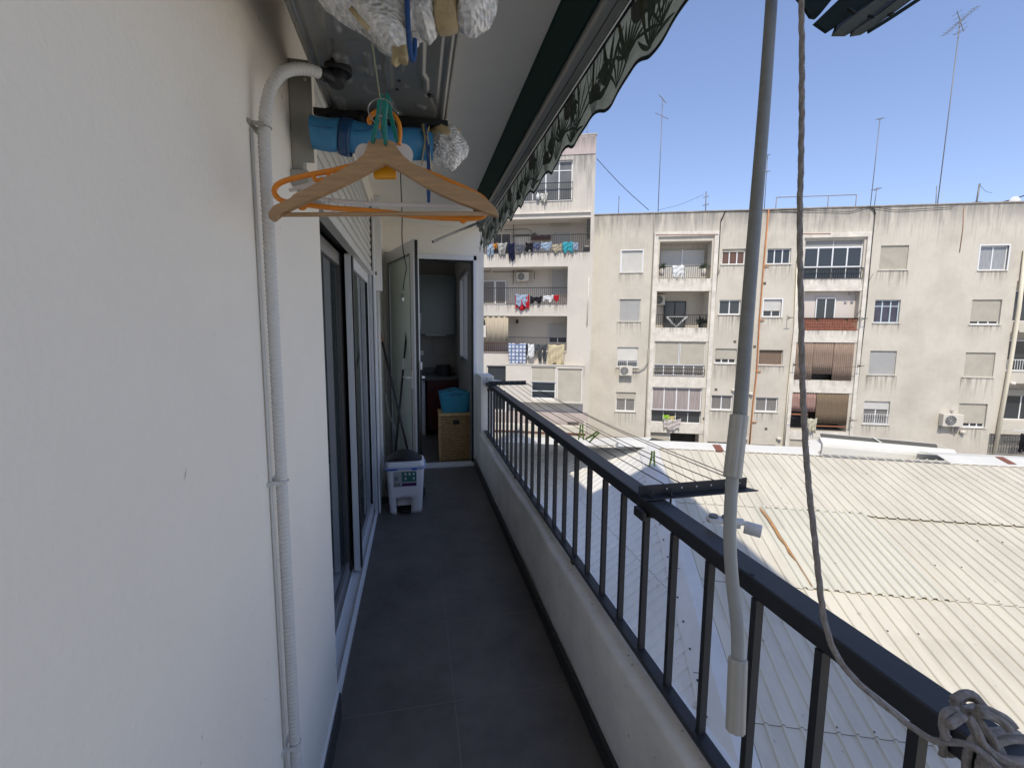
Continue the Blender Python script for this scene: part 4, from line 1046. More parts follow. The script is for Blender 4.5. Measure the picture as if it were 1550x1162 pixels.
# rust run
b = MB()
iw = lambda p: Vector((p.dot(AV), p.dot(NV), p.z))
rp = [(1152, 770), (1163, 785), (1172, 800), (1181, 815), (1190, 826), (1197, 838), (1207, 850), (1215, 862), (1222, 874), (1231, 888)]
def onR(x, y, dz=.0):
    r = ray(x, y); P0 = NV*16+Vector((0, 0, ZR+dz)); N_v = Vector((-NV.x*SL, -NV.y*SL, 1)); t = (P0-CAM).dot(N_v)/r.dot(N_v); return CAM+r*t
q = [iw(onR(x, y_, .03)) for x, y_ in rp]
um = [-.02, .0, .01, .0, .015, -.01, .01, 0, .01, .0]
L1 = b.verts([(6.13 if False else p.x-.035+um[i], p.y, rz(p.y)+.052) for i, p in enumerate(q)]); L2 = b.verts([(p.x+.030+um[i]*1.5, p.y, rz(p.y)+.052) for i, p in enumerate(q)])
for k in range(len(q)-1): b.face((L1[k], L1[k+1], L2[k+1], L2[k]))
b.build('rust_run', M_rust, wr)
# screws
b = MB(); random.seed(2)
for (va, vb) in bands:
    for v in (va+.06, va+1.0, va+2.0):
        u = U0+.3
        while u < 18:
            k = round((u-.1)/PITCH); 
            if random.random() < .3 and not (4.5 < k*PITCH < 7.5 and va == 9.85): b.box(k*PITCH+.1-.012, k*PITCH+.1+.012, v-.012, v+.012, rz(v)+.034, rz(v)+.055)
            u += PITCH*2 if v > va+.1 else PITCH
b.build('roof_screw', M_iron, wr, kind='stuff')
# left plane: z = -3.41 + .657 (X - 6.21); ribs along X at fixed Y
SX = .657
def lz(X): return -3.41+SX*(X-6.21)
invr = Matrix.Rotation(PHI, 3, 'Z')      # world -> local (root turned by -PHI)
def wl_(p): return tuple(invr @ Vector(p))
def xh(Y):                                # upper boundary of the left plane
    if Y <= 14.3: return 4.4+(Y-5.02)*(1.81/4.99)+.02
    if Y <= 17.4: return 7.77-(Y-14.3)*.37
    return max(.9, 6.62-(Y-17.4)*.312)
b = MB(); Yp = .286; k = int(-6/Yp)
while k*Yp < 25.6:
    Y = k*Yp+.18; prof = [(-.143, 0), (-.034, 0), (-.016, .03), (.016, .03), (.034, 0), (.143, 0)]
    for (xa, xb, lf) in ((.78, 5.30, .0), (5.26, 99, .014)):
        P, Q, E_ = [], [], []
        for dy, hh in prof:
            x1 = min(xb, xh(Y+dy)-.04); 
            P.append(wl_((xa, Y+dy, lz(xa)+hh*1.15+lf))); Q.append(wl_((x1, Y+dy, lz(x1)+hh*1.15+(.002 if lf else 0)))); E_.append(wl_((xa, Y+dy, lz(xa)+hh*1.15+lf-.014)))
        if min(xb, xh(Y)-.04) <= xa: continue
        i0, i1 = b.verts(P), b.verts(Q)
        for j in range(5): b.face((i0[j], i0[j+1], i1[j+1], i1[j]))
        if lf:
            i2 = b.verts(E_); b.mat(1)
            for j in range(5): b.face((i2[j], i2[j+1], i0[j+1], i0[j]))
            b.mat(0)
    k += 1
b.build('side_roof_sheet', [M_sheetl, M_lip], wr)
# hip flashing along u = 2.0 .. 2.6 and ridge caps
b = MB()
vh = [-.5+.75*k for k in range(23)]
def hipw(v):
    u = 2.31; return u
A_ = []; B_ = []; C_ = []; D_ = []
for v in vh:
    zc = rz(v)+.075
    A_.append((2.31, v, zc+.02)); B_.append((2.62, v, rz(v)+.042))
    wp = AV*2.02+NV*v; C_.append((2.02, v, lz(wp.x)+.055+0*zc)); D_.append((1.99, v, lz(wp.x)+.02))
ia, ib, ic, id_ = b.verts(A_), b.verts(B_), b.verts(C_), b.verts(D_)
for k in range(len(vh)-1):
    b.face((ia[k], ib[k], ib[k+1], ia[k+1])); b.face((ic[k], ia[k], ia[k+1], ic[k+1])); b.face((id_[k], ic[k], ic[k+1], id_[k+1]))
b.build('hip_flashing', M_flash, wr)
b = MB()
for v in (5.2, 7.6, 10.1, 12.4): b.box(2.0, 2.60, v, v+.01, rz(v)+.04, rz(v)+.047)
for k in range(20):
    v = 4+k*.6; wp = AV*2.07+NV*v; z = lz(wp.x)+.07; b.box(2.055, 2.085, v-.015, v+.015, z, z+.02)
b.build('flashing_screw', M_iron, wr)
capb = MB(); seg = [(1.6, 15.85), (23, 15.6)]
uL_, uR_ = fac(1237, 690, 16)[0], fac(1428, 700, 16)[0]
for (ua, ub, va_, wd) in ((1.3, uL_, 15.88, .54), (uR_, 23, 15.70, .58)): capb.prism([(ua, va_, rz(va_)+.05), (ub, va_-.04, rz(va_)+.05), (ub, va_+wd, rz(va_+wd)+.035), (ua, va_+wd, rz(va_+wd)+.035)], (0, 0, -.02))
MB().prism([(uL_, 15.80, rz(15.80)+.045), (uR_, 15.70, rz(15.70)+.045), (uR_, 16.02, rz(15.70)+.03), (uL_, 16.12, rz(15.80)+.03)], (0, 0, -.02)).build('lead_flashing', mat('lead_grey', (.20, .205, .21), .6), wr)
capb.prism([(1.3, 16.42, rz(16.42)+.033), (uL_, 16.42, rz(16.42)+.033), (uL_, 16.9, rz(16.25)-.1), (1.3, 17.1, rz(16.42)-.1)], (0, 0, -.02)).prism([(uR_, 16.28, rz(16.28)+.033), (23, 16.28, rz(16.28)+.033), (23, 16.9, rz(16.25)-.1), (uR_, 17.1, rz(16.42)-.1)], (0, 0, -.02))
lc = [(7.75, 14.25), (7.2, 15.9), (6.62, 17.4), (5.82, 20.0), (5.03, 22.5), (4.2, 25.2)]
P = []; Q = []; T = []
for X, Y in lc:
    P.append(wl_((X-.10, Y, lz(X-.10)+.08))); Q.append(wl_((X+.42, Y+.35, lz(X)+.20))); T.append(wl_((X+1.1, Y+.5, lz(X)+.0)))
ip, iq, it = capb.verts(P), capb.verts(Q), capb.verts(T)
for k in range(len(lc)-1): capb.face((ip[k], ip[k+1], iq[k+1], iq[k])); capb.face((iq[k], iq[k+1], it[k+1], it[k]))
capb.build('ridge_cap', M_cap, wr)
b = MB()
for (x0, x1) in ((1078, 1090), (1508, 1520)):
    u0 = fac(x0, 672, 16.3)[0]; u1 = fac(x1, 672, 16.3)[0]; b.box(u0, u1, 15.8, 16.3, rz(16.05)+.0, rz(16.05)+.012) if False else b.prism([(u0, 15.80, rz(15.8)+.058), (u1, 15.80, rz(15.8)+.058), (u1, 16.28, rz(16.28)+.05), (u0, 16.28, rz(16.28)+.05)], (0, 0, .006))
b.build('cap_patch', mat('maroon_patch', (.20, .075, .055), .8), wr)
b = MB().quad((-6, 16.0, rz(15.9)-.05), (23, 16.0, rz(15.9)-.05), (23, 16.9, rz(16.2)-.4), (-6, 17.0, rz(16.2)-.4)).quad((-6, 17.0, rz(16.2)-.4), (23, 16.9, rz(16.2)-.4), (23, 22, rz(16.2)-2.5), (-6, 22, rz(16.2)-2.5)); b.build('rear_roof_slope', M_sheetl, wr)
b = MB().box(2.3, 22.9, 1.05, 16.4, -9, -6.2).box(2.3, 22.9, 9, 15.8, -6.2, -4.4); b.build('hall_wall', M_whiteb, wr)

# ==================================================================  FAR BUILDINGS
D_M, D_T = 27.0, 25.5
mb_ = empty('apartment_building', NV*D_M, -PHI, 'long weathered cream apartment block facing us across the courtyard, four rows of windows', 'building')
tb = empty('apartment_building', NV*D_T, -PHI, 'taller weathered white block with stacked laundry balconies, left of the cream block', 'building')
# local y: 0 is the facade plane, positive goes into the building
def cutwall(b, u0, u1, z0, z1, holes, yb=9.0, k_rev=0):
    """front wall at y=0 with recessed openings; holes = (x0,x1,z0,z1,depth,back?)"""
    xs = sorted({u0, u1}|{h[0] for h in holes}|{h[1] for h in holes}); zs = sorted({z0, z1}|{h[2] for h in holes}|{h[3] for h in holes})
    for xa, xb in zip(xs[:-1], xs[1:]):
        for za, zb in zip(zs[:-1], zs[1:]):
            cx, cz = (xa+xb)/2, (za+zb)/2
            if any(h[0] < cx < h[1] and h[2] < cz < h[3] for h in holes): continue
            b.quad((xa, 0, za), (xb, 0, za), (xb, 0, zb), (xa, 0, zb))
    for h in holes:
        xa, xb, za, zb, d = h[:5]
        b.quad((xa, 0, za), (xa, d, za), (xa, d, zb), (xa, 0, zb)); b.quad((xb, 0, za), (xb, d, za), (xb, d, zb), (xb, 0, zb))
        b.quad((xa, 0, za), (xb, 0, za), (xb, d, za), (xa, d, za)); b.quad((xa, 0, zb), (xb, 0, zb), (xb, d, zb), (xa, d, zb))
        if h[5]: b.quad((xa, d, za), (xb, d, za), (xb, d, zb), (xa, d, zb))
    b.quad((u0, 0, z0), (u0, yb, z0), (u0, yb, z1), (u0, 0, z1)); b.quad((u1, 0, z0), (u1, yb, z0), (u1, yb, z1), (u1, 0, z1))
    b.quad((u0, 0, z1), (u1, 0, z1), (u1, yb, z1), (u0, yb, z1)); b.quad((u0, yb, z0), (u1, yb, z0), (u1, yb, z1), (u0, yb, z1))
def rect(f, x0, y0, x1, y1, D):
    c = [fac(*f(x, y), D) for x, y in ((x0, y0), (x1, y0), (x1, y1), (x0, y1))]
    return ((c[0][0]+c[3][0])/2, (c[1][0]+c[2][0])/2, (c[2][1]+c[3][1])/2, (c[0][1]+c[1][1])/2)
def window(B, r, y=.12, shut=0, sm=None, n=2, fm=None, gm=None, open_=None, bars=False, surround=False, sill=True, fr=.05, blind=None, trans=0, label=None, mid=None):
    """r=(x0,x1,z0,z1) opening; shut = closed fraction from the top"""
    x0, x1, z0, z1 = r; fm = fm or M_frame; gm = gm or M_winglass; sm = sm or M_shut
    zs = z1-(z1-z0)*shut
    b = MB(); t = fr
    if shut < .97:
        b.box(x0, x1, y-.02, y+.03, z0, z0+t); b.box(x0, x0+t, y-.02, y+.03, z0+t, z1); b.box(x1-t, x1, y-.02, y+.03, z0+t, z1); b.box(x0+t, x1-t, y-.02, y+.03, z1-t, z1)
        for k in range(1, n): xm = x0+(x1-x0)*k/n; b.box(xm-t*.55, xm+t*.55, y-.022, y+.03, z0+t, z1-t)
        if mid: zm = z0+(z1-z0)*mid; b.box(x0+t, x1-t, y-.019, y+.028, zm-.02, zm+.02)
    else: b.prism([(x0, y-.05, z0), (x1, y-.05, z0), (x1, y-.05, z1), (x1-.035, y-.05, z1), (x1-.035, y-.05, z0+.03), (x0+.035, y-.05, z0+.03), (x0+.035, y-.05, z1), (x0, y-.05, z1)], (0, .08, 0))
    if surround:
        s = .06
        b.box(x0-s, x0, -.015, y, z0, z1+s); b.box(x1, x1+s, -.015, y, z0, z1+s); b.box(x0, x1, -.015, y-.04, z1, z1+s)
    wo = b.build('window', fm, B, label=label)
    if shut < .97:
        g = MB().box(x0+t, x1-t, y+.004, y+.01, z0+t, z1-t); g.build('pane', gm, wo)
    if shut > 0:
        g = MB(); z = z1; hs = .055
        while z > zs+.01:
            zz2 = max(z-hs+.008, zs); g.prism([(x0+.03, y-.045, z), (x0+.03, y-.058, (z+zz2)/2), (x0+.03, y-.045, zz2)], (x1-x0-.06, 0, 0)); z -= hs
        g.box(x0+.03, x1-.03, y-.04, y-.03, zs, z1); g.build('shutter', sm, wo)
    if sill: g = MB().box(x0-.05, x1+.05, -.05, y, z0-.04, z0-.001); g.build('sill', M_whiteb, wo)
    if bars:
        g = MB(); zb = z0+(z1-z0)*bars
        for k in range(int((x1-x0)/.11)+1): g.box(x0+.11*k, x0+.11*k+.015, -.03, -.015, z0+.02, zb)
        g.box(x0-.02, x1+.02, -.035, -.01, zb-.02, zb).box(x0-.02, x1+.02, -.035, -.01, z0+.01, z0+.03); g.build('window_bars', M_frame if bars < .5 else M_iron, wo)
    return wo
def railing(B, x0, x1, z0, z1, y=-.03, mt=None, gap=.11):
    g = MB(); mt = mt or M_iron
    n = max(2, int((x1-x0)/gap))
    for k in range(n+1): x = x0+(x1-x0)*k/n; g.box(x-.009, x+.009, y-.009, y+.009, z0, z1)
    g.box(x0, x1, y-.02, y+.02, z1-.025, z1+.01); g.box(x0, x1, y-.015, y+.015, z0, z0+.02)
    return g.build('balcony_rail', mt, B)
holes_m = []; todo = []
def W(f, x0, y0, x1, y1, d=.2, back=False, **k):
    r = rect(f, x0, y0, x1, y1, D_M); holes_m.append((*r, d, back)); return r
R6, R7 = z6, z7
wins = []
def addw(f, x0, y0, x1, y1, **k):
    r = W(f, x0, y0, x1, y1); wins.append((r, k)); return r
CUR = M_winglass2
# column A
addw(z6, 176, 260, 268, 355, shut=1, surround=True); addw(z6, 166, 473, 260, 570, shut=1, sm=M_gshut, fm=M_whiteb); 
addw(z6, 158, 684, 249, 772, shut=.68, bars=.3, n=2); addw(z6, 152, 882, 238, 966, shut=.36, sm=M_tshut, n=2, gm=CUR); addw(z6, 145, 1079, 234, 1150, shut=1, sm=M_tshut)
# column C
addw(z6, 619, 252, 721, 320, shut=.2, sm=M_tshut, n=3, gm=mat('amber_curtain', (.13, .07, .045), .3)); addw(z6, 606, 476, 700, 540, n=2, fm=M_frame)
addw(z6, 588, 690, 682, 755, shut=.72, sm=M_tshut, n=3); addw(z6, 571, 895, 664, 960, n=2, gm=M_winglass2); addw(z6, 552, 1100, 640, 1150, n=2)
# column D
addw(z6, 817, 250, 922, 318, n=3); addw(z6, 801, 474, 880, 551, shut=.66, n=2, surround=True); addw(z6, 781, 696, 886, 762, shut=0, n=1, gm=M_browncurt, fm=M_whiteb, fr=.02)
addw(z6, 766, 905, 864, 968, n=2, gm=CUR); addw(z6, 747, 1112, 853, 1150, n=3)
# column F
addw(z7, 431, 231, 551, 335, shut=1, sm=M_tshut, fm=M_tshut); addw(z7, 407, 464, 516, 563, n=3, fm=mat('pale_blue_frame', (.50, .60, .64), .5), gm=mat('violet_glass', (.06, .055, .09), .15, noise=(2, .5)), mid=.72)
addw(z7, 385, 683, 499, 785, shut=1, sm=M_gshut, fm=M_gshut); addw(z7, 360, 899, 471, 998, shut=.36, n=2, gm=CUR, bars=.45)
# column G
addw(z7, 858, 232, 980, 337, n=2, gm=mat('white_net_curtain', (.33, .34, .35), .25, noise=(7, .35, (8, 1, .3))), surround=True); addw(z7, 822, 463, 950, 570, shut=.88, sm=M_tshut, n=3)
addw(z7, 794, 690, 922, 795, shut=1, sm=M_tshut, fm=M_tshut); addw(z7, 765, 909, 888, 1011, shut=.84, sm=M_tshut, n=4); addw(z7, 742, 1130, 858, 1180, n=4, bars=.9)
# column B deep balconies
rB1 = W(z6, 343, 218, 571, 383, 1.0, True); rB2 = W(z6, 330, 438, 558, 598, 1.3, True)
rB3 = rect(z6, 321, 659, 544, 811, D_M); holes_m.append((*rB3, .25, False)); rB4 = rect(z6, 309, 861, 528, 1017, D_M); holes_m.append((*rB4, .25, False)); rB5 = W(z6, 302, 1061, 515, 1170, 1.2, True)
# column E
rE1 = rect(z7, 106, 206, 357, 374, D_M); holes_m.append((*rE1, .25, False)); rE2 = W(z7, 101, 427, 338, 596, .35, True)
rE3 = rect(z7, 66, 647, 315, 810, D_M); holes_m.append((*rE3, .6, True)); rE4 = rect(z7, 46, 863, 292, 1027, D_M); holes_m.append((*rE4, 1.0, True)); rE5 = W(z7, 40, 1063, 120, 1180, .25, True)
# column H (next recess at the right edge)
uH = fac(1549, 500, D_M)[0]
uP = fac(*z7(985, 700), D_M)[0]
rH = [(uH-.55, uH+2.4, z-1.1, z+.9) for z in (3.3, .75, -1.85)]
for r in rH: holes_m.append((*r, .9, True))
rH4 = (uH-.9, uH+2.0, -5.2, -3.6); holes_m.append((*rH4, .5, True))
uL = fac(890, 400, D_M)[0]-.3
ztop = 8.0
b = MB(); cutwall(b, uL-3, uH+4.5, -9.4, ztop, holes_m); b.build('wall', M_fac, mb_)
for r, k in wins: window(mb_, r, **k)
# coping, string lines, recess surrounds
b = MB().box(uL-3, uH+4.5, -.05, .30, ztop, ztop+.05); b.build('coping', mat('coping', (.36, .31, .26), .9, noise=(1.5, .4)), mb_)
b = MB().box(uL-3, uH+4.5, .4, 9, ztop-.001, ztop+.02); b.build('flat_roof', M_ground, mb_)
def surround(x0, x1, z0, z1, t=.10, w=.22):
    b = MB(); b.box(x0-w, x0, -t, -.002, z0, z1); b.box(x1, x1+w, -t, -.002, z0, z1); b.box(x0, x1, -t, -.002, z1-.25, z1); return b
pu0 = min(rB1[0], rB4[0])-.02; pu1 = max(rB1[1], rB4[1])+.02
b = surround(rB1[0]-.1, rB1[1]+.1, -9, rB1[3]+.5); b.build('pilaster', M_whiteb, mb_)
b = surround(rE1[0]-.1, rE1[1]+.1, -9, rE1[3]+.35, w=.18); b.build('pilaster', M_whiteb, mb_)
for (ra, rb_) in ((rB1, rB2), (rB2, rB3), (rB3, rB4), (rB4, rB5)): MB().box(rB1[0]-.09, rB1[1]+.09, -.03, -.001, rb_[3]+.005, ra[2]-.005).build('balcony_apron', M_whiteb, mb_)
for (ra, rb_) in ((rE1, rE2), (rE2, rE3), (rE3, rE4), (rE4, rE5)): MB().box(rE1[0]-.09, rE1[1]+.09, -.03, -.001, rb_[3]+.005, ra[2]-.005).build('balcony_apron', M_whiteb, mb_)
# B1
def sub(r, fx0, fx1, fz0, fz1): return (r[0]+(r[1]-r[0])*fx0, r[0]+(r[1]-r[0])*fx1, r[2]+(r[3]-r[2])*fz0, r[2]+(r[3]-r[2])*fz1)
window(mb_, sub(rB1, .06, .94, 0.0, .83), y=.9, shut=.95, n=2, sill=False); b = MB().box(*[(rB1[0]+rB1[1])/2-.04, (rB1[0]+rB1[1])/2+.04], .80, .84, rB1[2], rB1[2]+(rB1[3]-rB1[2])*.84); b.build('shutter_post', M_frame, mb_)
railing(mb_, rB1[0]+.02, rB1[1]-.02, rB1[2]+.03, rB1[2]+.68)
# B2
window(mb_, sub(rB2, .22, .66, 0, .76), y=1.2, n=2, fm=M_iron, sill=False); railing(mb_, rB2[0]+.02, rB2[1]-.02, rB2[2]+.03, rB2[2]+.72)
# B3
window(mb_, sub(rB3, 0, .495, .32, 1), y=.12, shut=.99, sm=M_tshut, sill=False); window(mb_, sub(rB3, .505, 1, .32, 1), y=.12, shut=.99, sm=M_tshut, sill=False)
window(mb_, sub(rB3, 0, 1, 0, .32), y=.15, n=5, gm=CUR, sill=False); railing(mb_, rB3[0], rB3[1], rB3[2], rB3[2]+.42, y=-.04)
# B4
window(mb_, sub(rB4, 0, 1, .34, 1), y=.12, n=4, gm=M_pinkcurt, sill=False, fr=.06); window(mb_, sub(rB4, 0, 1, 0, .34), y=.14, n=4, gm=M_winglass, sill=False, fm=M_frame, fr=.035)
b = MB().box(rB4[0], rB4[1], -.04, .09, rB4[2]+(rB4[3]-rB4[2])*.33-.03, rB4[2]+(rB4[3]-rB4[2])*.33+.03); b.build('glazing_rail', M_iron, mb_)
# B5
window(mb_, sub(rB5, 0, .42, .0, 1), y=.2, shut=1, sm=M_tshut, sill=False); window(mb_, sub(rB5, .42, 1, 0, .9), y=.9, n=2, fm=M_iron, sill=False)
# E1
window(mb_, sub(rE1, 0, 1, .30, .82), y=.12, n=4, sill=False, fr=.06); window(mb_, sub(rE1, 0, 1, .82, 1), y=.14, n=2, gm=mat('grey_roll_box', (.30, .30, .29), .6), sill=False, fr=.02)
window(mb_, sub(rE1, 0, 1, 0, .30), y=.14, n=4, sill=False, fr=.03); railing(mb_, rE1[0], rE1[1]+.05, rE1[2], rE1[2]+.55, y=-.05)
# E2
b = MB().quad((rE2[0]+.01, .33, rE2[2]), (rE2[1]-.01, .33, rE2[2]), (rE2[1]-.01, .33, rE2[3]), (rE2[0]+.01, .33, rE2[3])); b.build('recess_wall', mat('rose_render', (.60, .54, .50), .9), mb_)
window(mb_, sub(rE2, .27, .63, .30, .86), y=.28, n=2, shut=.08, sill=False, surround=False)
b = MB(); zt = rE2[2]+(rE2[3]-rE2[2])*.31
nx = 22
for i in range(nx):
    for j in range(4):
        x = rE2[0]+.02+(rE2[1]-rE2[0]-.04)*i/nx; z = rE2[2]+.02+(zt-rE2[2])*j/4
        if (i, j) in ((5, 3), (20, 2), (21, 1), (21, 2), (17, 3)): continue
        b.box(x+.006, x+(rE2[1]-rE2[0])/nx-.008, -.05, -.01, z+.004, z+.14)
b.build('brick_parapet', M_brick, mb_); b = MB().box(rE2[0], rE2[1], -.01, .06, rE2[2], zt); b.build('parapet_backing', mat('mortar', (.22, .12, .08), .9), mb_)
b = MB().box(rE2[0]-.05, rE2[1]+.05, -.10, .08, zt, zt+.03); b.build('parapet_rail', M_iron, mb_)
# E3 brown strip blinds, E4 reed blinds
def blind(r, y, mt, nm='hanging_blind', wav=.03, k=60):
    x0, x1, z0, z1 = r; b = MB(); b.sh(True)
    b.grid(lambda u, v: (x0+(x1-x0)*u, y+wav*math.sin(u*k)*(1-.3*v), z1+(z0-z1)*v), 80, 3); return b.build(nm, mt, mb_, solid=.01)
blind(sub(rE3, 0, .31, 0, 1), .02, M_brblind); blind(sub(rE3, .32, .655, .17, 1), .03, M_brblind); blind(sub(rE3, .665, 1, 0, 1), .02, M_brblind)
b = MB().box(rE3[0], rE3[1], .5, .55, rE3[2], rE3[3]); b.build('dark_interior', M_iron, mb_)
blind(sub(rE4, 0, .44, .50, 1), .04, mat('rose_blind', (.35, .22, .19), .9, noise=(4, .2, (6, 1, .5)))); blind(sub(rE4, .45, 1, .20, 1), .02, M_reed, wav=.012)
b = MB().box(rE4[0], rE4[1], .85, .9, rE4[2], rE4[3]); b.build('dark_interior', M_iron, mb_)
b = MB()
b.box(rE4[0]+.95, rE4[1]-.02, -.02, .03, rE4[2]+.26, rE4[2]+.32); b.box(rE4[0], rE4[0]+.9, -.02, .04, rE4[2]+.86, rE4[2]+.93); b.build('blind_pole', mat('pole_brown', (.30, .12, .06), .7), mb_)
b = MB().box(rE5[0], rE5[1], .05, .1, rE5[2], rE5[3]); b.build('recess_wall', M_tshut, mb_)
# H windows + rails
for i, r in enumerate(rH):
    window(mb_, sub(r, .12, .9, .0, .8), y=.8, n=2, sill=False, shut=(0, 0, .2)[i], sm=M_tshut)
    if i == 1: railing(mb_, r[0]+.02, r[1], r[2]+.02, r[2]+.62, mt=M_frame)
b = MB()
for i in range(26):
    for j in range(8):
        x = rH4[0]+i*.12; z = rH4[3]-.08-j*.12; b.box(x, x+.035, -.02, 0.02, z-.10, z); b.box(x, x+.12, -.02, .02, z-.10, z-.075)
b.build('lattice_screen', mat('lattice_grey', (.20, .20, .20), .8), mb_)
# pipes and cables on the facade
def pline(f, pts, r, mt, nm, y=-.06, B=mb_, D=D_M, label=None):
    q = [fac(*f(x, yy), D) for x, yy in pts]; return MB().tube([(u, y, z) for u, z in q], r, 8).build(nm, mt, B, label=label)
pline(z6, [(822, 82), (800, 330), (782, 560), (770, 790), (752, 950), (735, 1150)], .035, M_orangep, 'pipe', label='orange-brown vertical pipe')
for x, yy in ((800, 328), (780, 565), (765, 790), (745, 1012)): pline(z6, [(x, yy), (x+24, yy)], .025, M_orangep, 'pipe_branch')
pline(z6, [(790, 90), (765, 330), (748, 640), (715, 1150)], .045, M_whiteb, 'drainpipe'); pline(z6, [(948, 300), (935, 600), (905, 900), (885, 1150)], .04, M_cream, 'drainpipe')
pline(z6, [(630, 88), (612, 130), (600, 330), (590, 450), (568, 800), (545, 1150)], .018, M_cable, 'cable'); pline(z6, [(612, 130), (622, 110), (632, 86)], .03, M_cable, 'cable')
pline(z6, [(320, 100), (318, 210), (302, 540), (290, 800), (276, 1140)], .03, mat('joint_grey', (.30, .28, .25), .9), 'joint', y=-.01)
pline(z6, [(600, 640-300), (606, 352), (600, 365)], .012, M_cable, 'cable')
pline(z7, [(404, 66), (406, 110), (392, 250), (372, 480), (345, 720), (315, 1000)], .016, M_cable, 'cable'); pline(z7, [(385, 66), (404, 80), (408, 100)], .03, M_cable, 'cable')
pline(z7, [(330, 530), (350, 500), (372, 400), (400, 350)], .008, M_cable, 'cable')
pline(z7, [(790, 68), (786, 160), (772, 260)], .02, mat('joint_rust', (.28, .16, .10), .9), 'joint', y=-.005)
pline(z7, [(1049, 250), (1020, 500), (980, 760), (905, 1180)], .085, M_cream, 'drainpipe', y=-.1, label='wide cream downpipe')
pline(z6, [(950, 90), (700, 86), (500, 88)], .012, M_cable, 'cable', y=-.04); pline(z7, [(0, 80), (300, 88), (380, 66), (500, 82), (740, 68)], .014, M_cable, 'cable', y=-.06)
pline(z6, [(325, 192), (600, 190)], .03, mat('rose_trim', (.45, .30, .25), .9), 'trim', y=-.10); pline(z7, [(75, 183), (215, 182)], .03, mat('rose_trim2', (.45, .30, .25), .9), 'trim', y=-.10)
# small wall marks: vents, lamps, holes
b = MB()
for f, x, yy in ((z6, 806, 404), (z6, 675, 660), (z6, 762, 682), (z6, 592, 870), (z6, 812, 1043), (z6, 540, 998), (z7, 1021, 602), (z7, 328, 437), (z7, 300, 438)):
    u, z = fac(*f(x, yy), D_M); b.box(u-.07, u+.07, -.01, .0, z-.07, z+.07)
b.build('wall_vent', mat('vent_dark', (.10, .09, .08), .8), mb_)
b = MB()
for f, x, yy in ((z6, 742, 888), (z6, 668, 873), (z6, 719, 1085), (z6, 866, 1085), (z7, 780, 1030), (z7, 993, 822)):
    u, z = fac(*f(x, yy), D_M); b.tube([(u-.08, -.02, z), (u+.10, -.14, z)], .08, 10)
b.build('flue_cap', M_whiteb, mb_)
# clothes line arms under windows
b = MB()
for f, x, yy in ((z7, 55, 740), (z7, 330, 745), (z7, 45, 965), (z7, 300, 975), (z7, 345, 545), (z6, 905, 555)):
    u, z = fac(*f(x, yy), D_M); b.tube([(u, 0, z-.1), (u, -.45, z)], .02, 6); b.tube([(u-.15, -.42, z), (u+.15, -.42, z)], .015, 6); b.tube([(u, 0, z+.1), (u, -.3, z)], .012, 6)
b.build('line_arm', M_iron, mb_)
def cloth_line_wire(f, pts): pline(f, pts, .008, M_cable, 'line_wire', y=-.4)
cloth_line_wire(z7, [(60, 748), (190, 757), (330, 748)])

# ---- AC units on facades
def acunit(f, x0, y0, x1, y1, D, label, yf=-.02, B=None):
    r = rect(f, x0, y0, x1, y1, D); cx = (r[0]+r[1])/2; w_ = (r[1]-r[0])/2; h = r[3]-r[2]
    p = AV*cx+NV*(D+yf); root = empty('air_conditioner', (p.x, p.y, r[2]), -PHI, label, 'air conditioner', 'outdoor air conditioning units on the far buildings')
    d = .3
    MB().box(-w_, w_, -d, 0, 0, h).build('casing', M_acw, root, bevel=.02)
    g = MB(); cxx = -w_*.25; rr = h*.40
    for k in range(6):
        r2 = rr*(k+1)/6; g.tube([(cxx+r2*math.cos(a), -d-.01, h/2+r2*math.sin(a)) for a in [i*2*PI/20 for i in range(20)]], .008, 4, closed=True)
    for k in range(8): a = k*PI/4; g.tube([(cxx, -d-.012, h/2), (cxx+rr*math.cos(a), -d-.012, h/2+rr*math.sin(a))], .006, 4)
    g.build('fan_grille', M_gshut, root); MB().tube([(cxx, -d-.001, h/2), (cxx, -d-.005, h/2)], rr, 20).build('fan', M_iron, root)
    g = MB()
    for s in (-.7, .7): g.box(w_*s-.02, w_*s+.02, -d, .0, -.04, -.003); g.box(w_*s-.02, w_*s+.02, -.03, .0, -.25, -.04)
    g.build('support', M_gshut, root); return root
acunit(z6, 166, 765, 222, 807, D_M, 'white air conditioner under the half-shuttered window, left part of the cream block')
acunit(z6, 334, 447, 382, 494, D_M, 'air conditioner high in the open balcony with the drying rack', yf=1.25)
acunit(z7, 682, 951, 769, 1003, D_M, 'larger air conditioner beside the bottom right shuttered window above the roof awning')
pline(z6, [(222, 785), (255, 785), (280, 770), (292, 745), (292, 690)], .03, M_brk, 'ac_pipe', y=-.1)
pline(z7, [(740, 1003), (735, 1025), (750, 1035), (762, 1012), (755, 1000)], .04, M_whiteb, 'ac_pipe', y=-.1); pline(z7, [(735, 948), (740, 935), (733, 928)], .03, M_whiteb, 'ac_pipe', y=-.1)

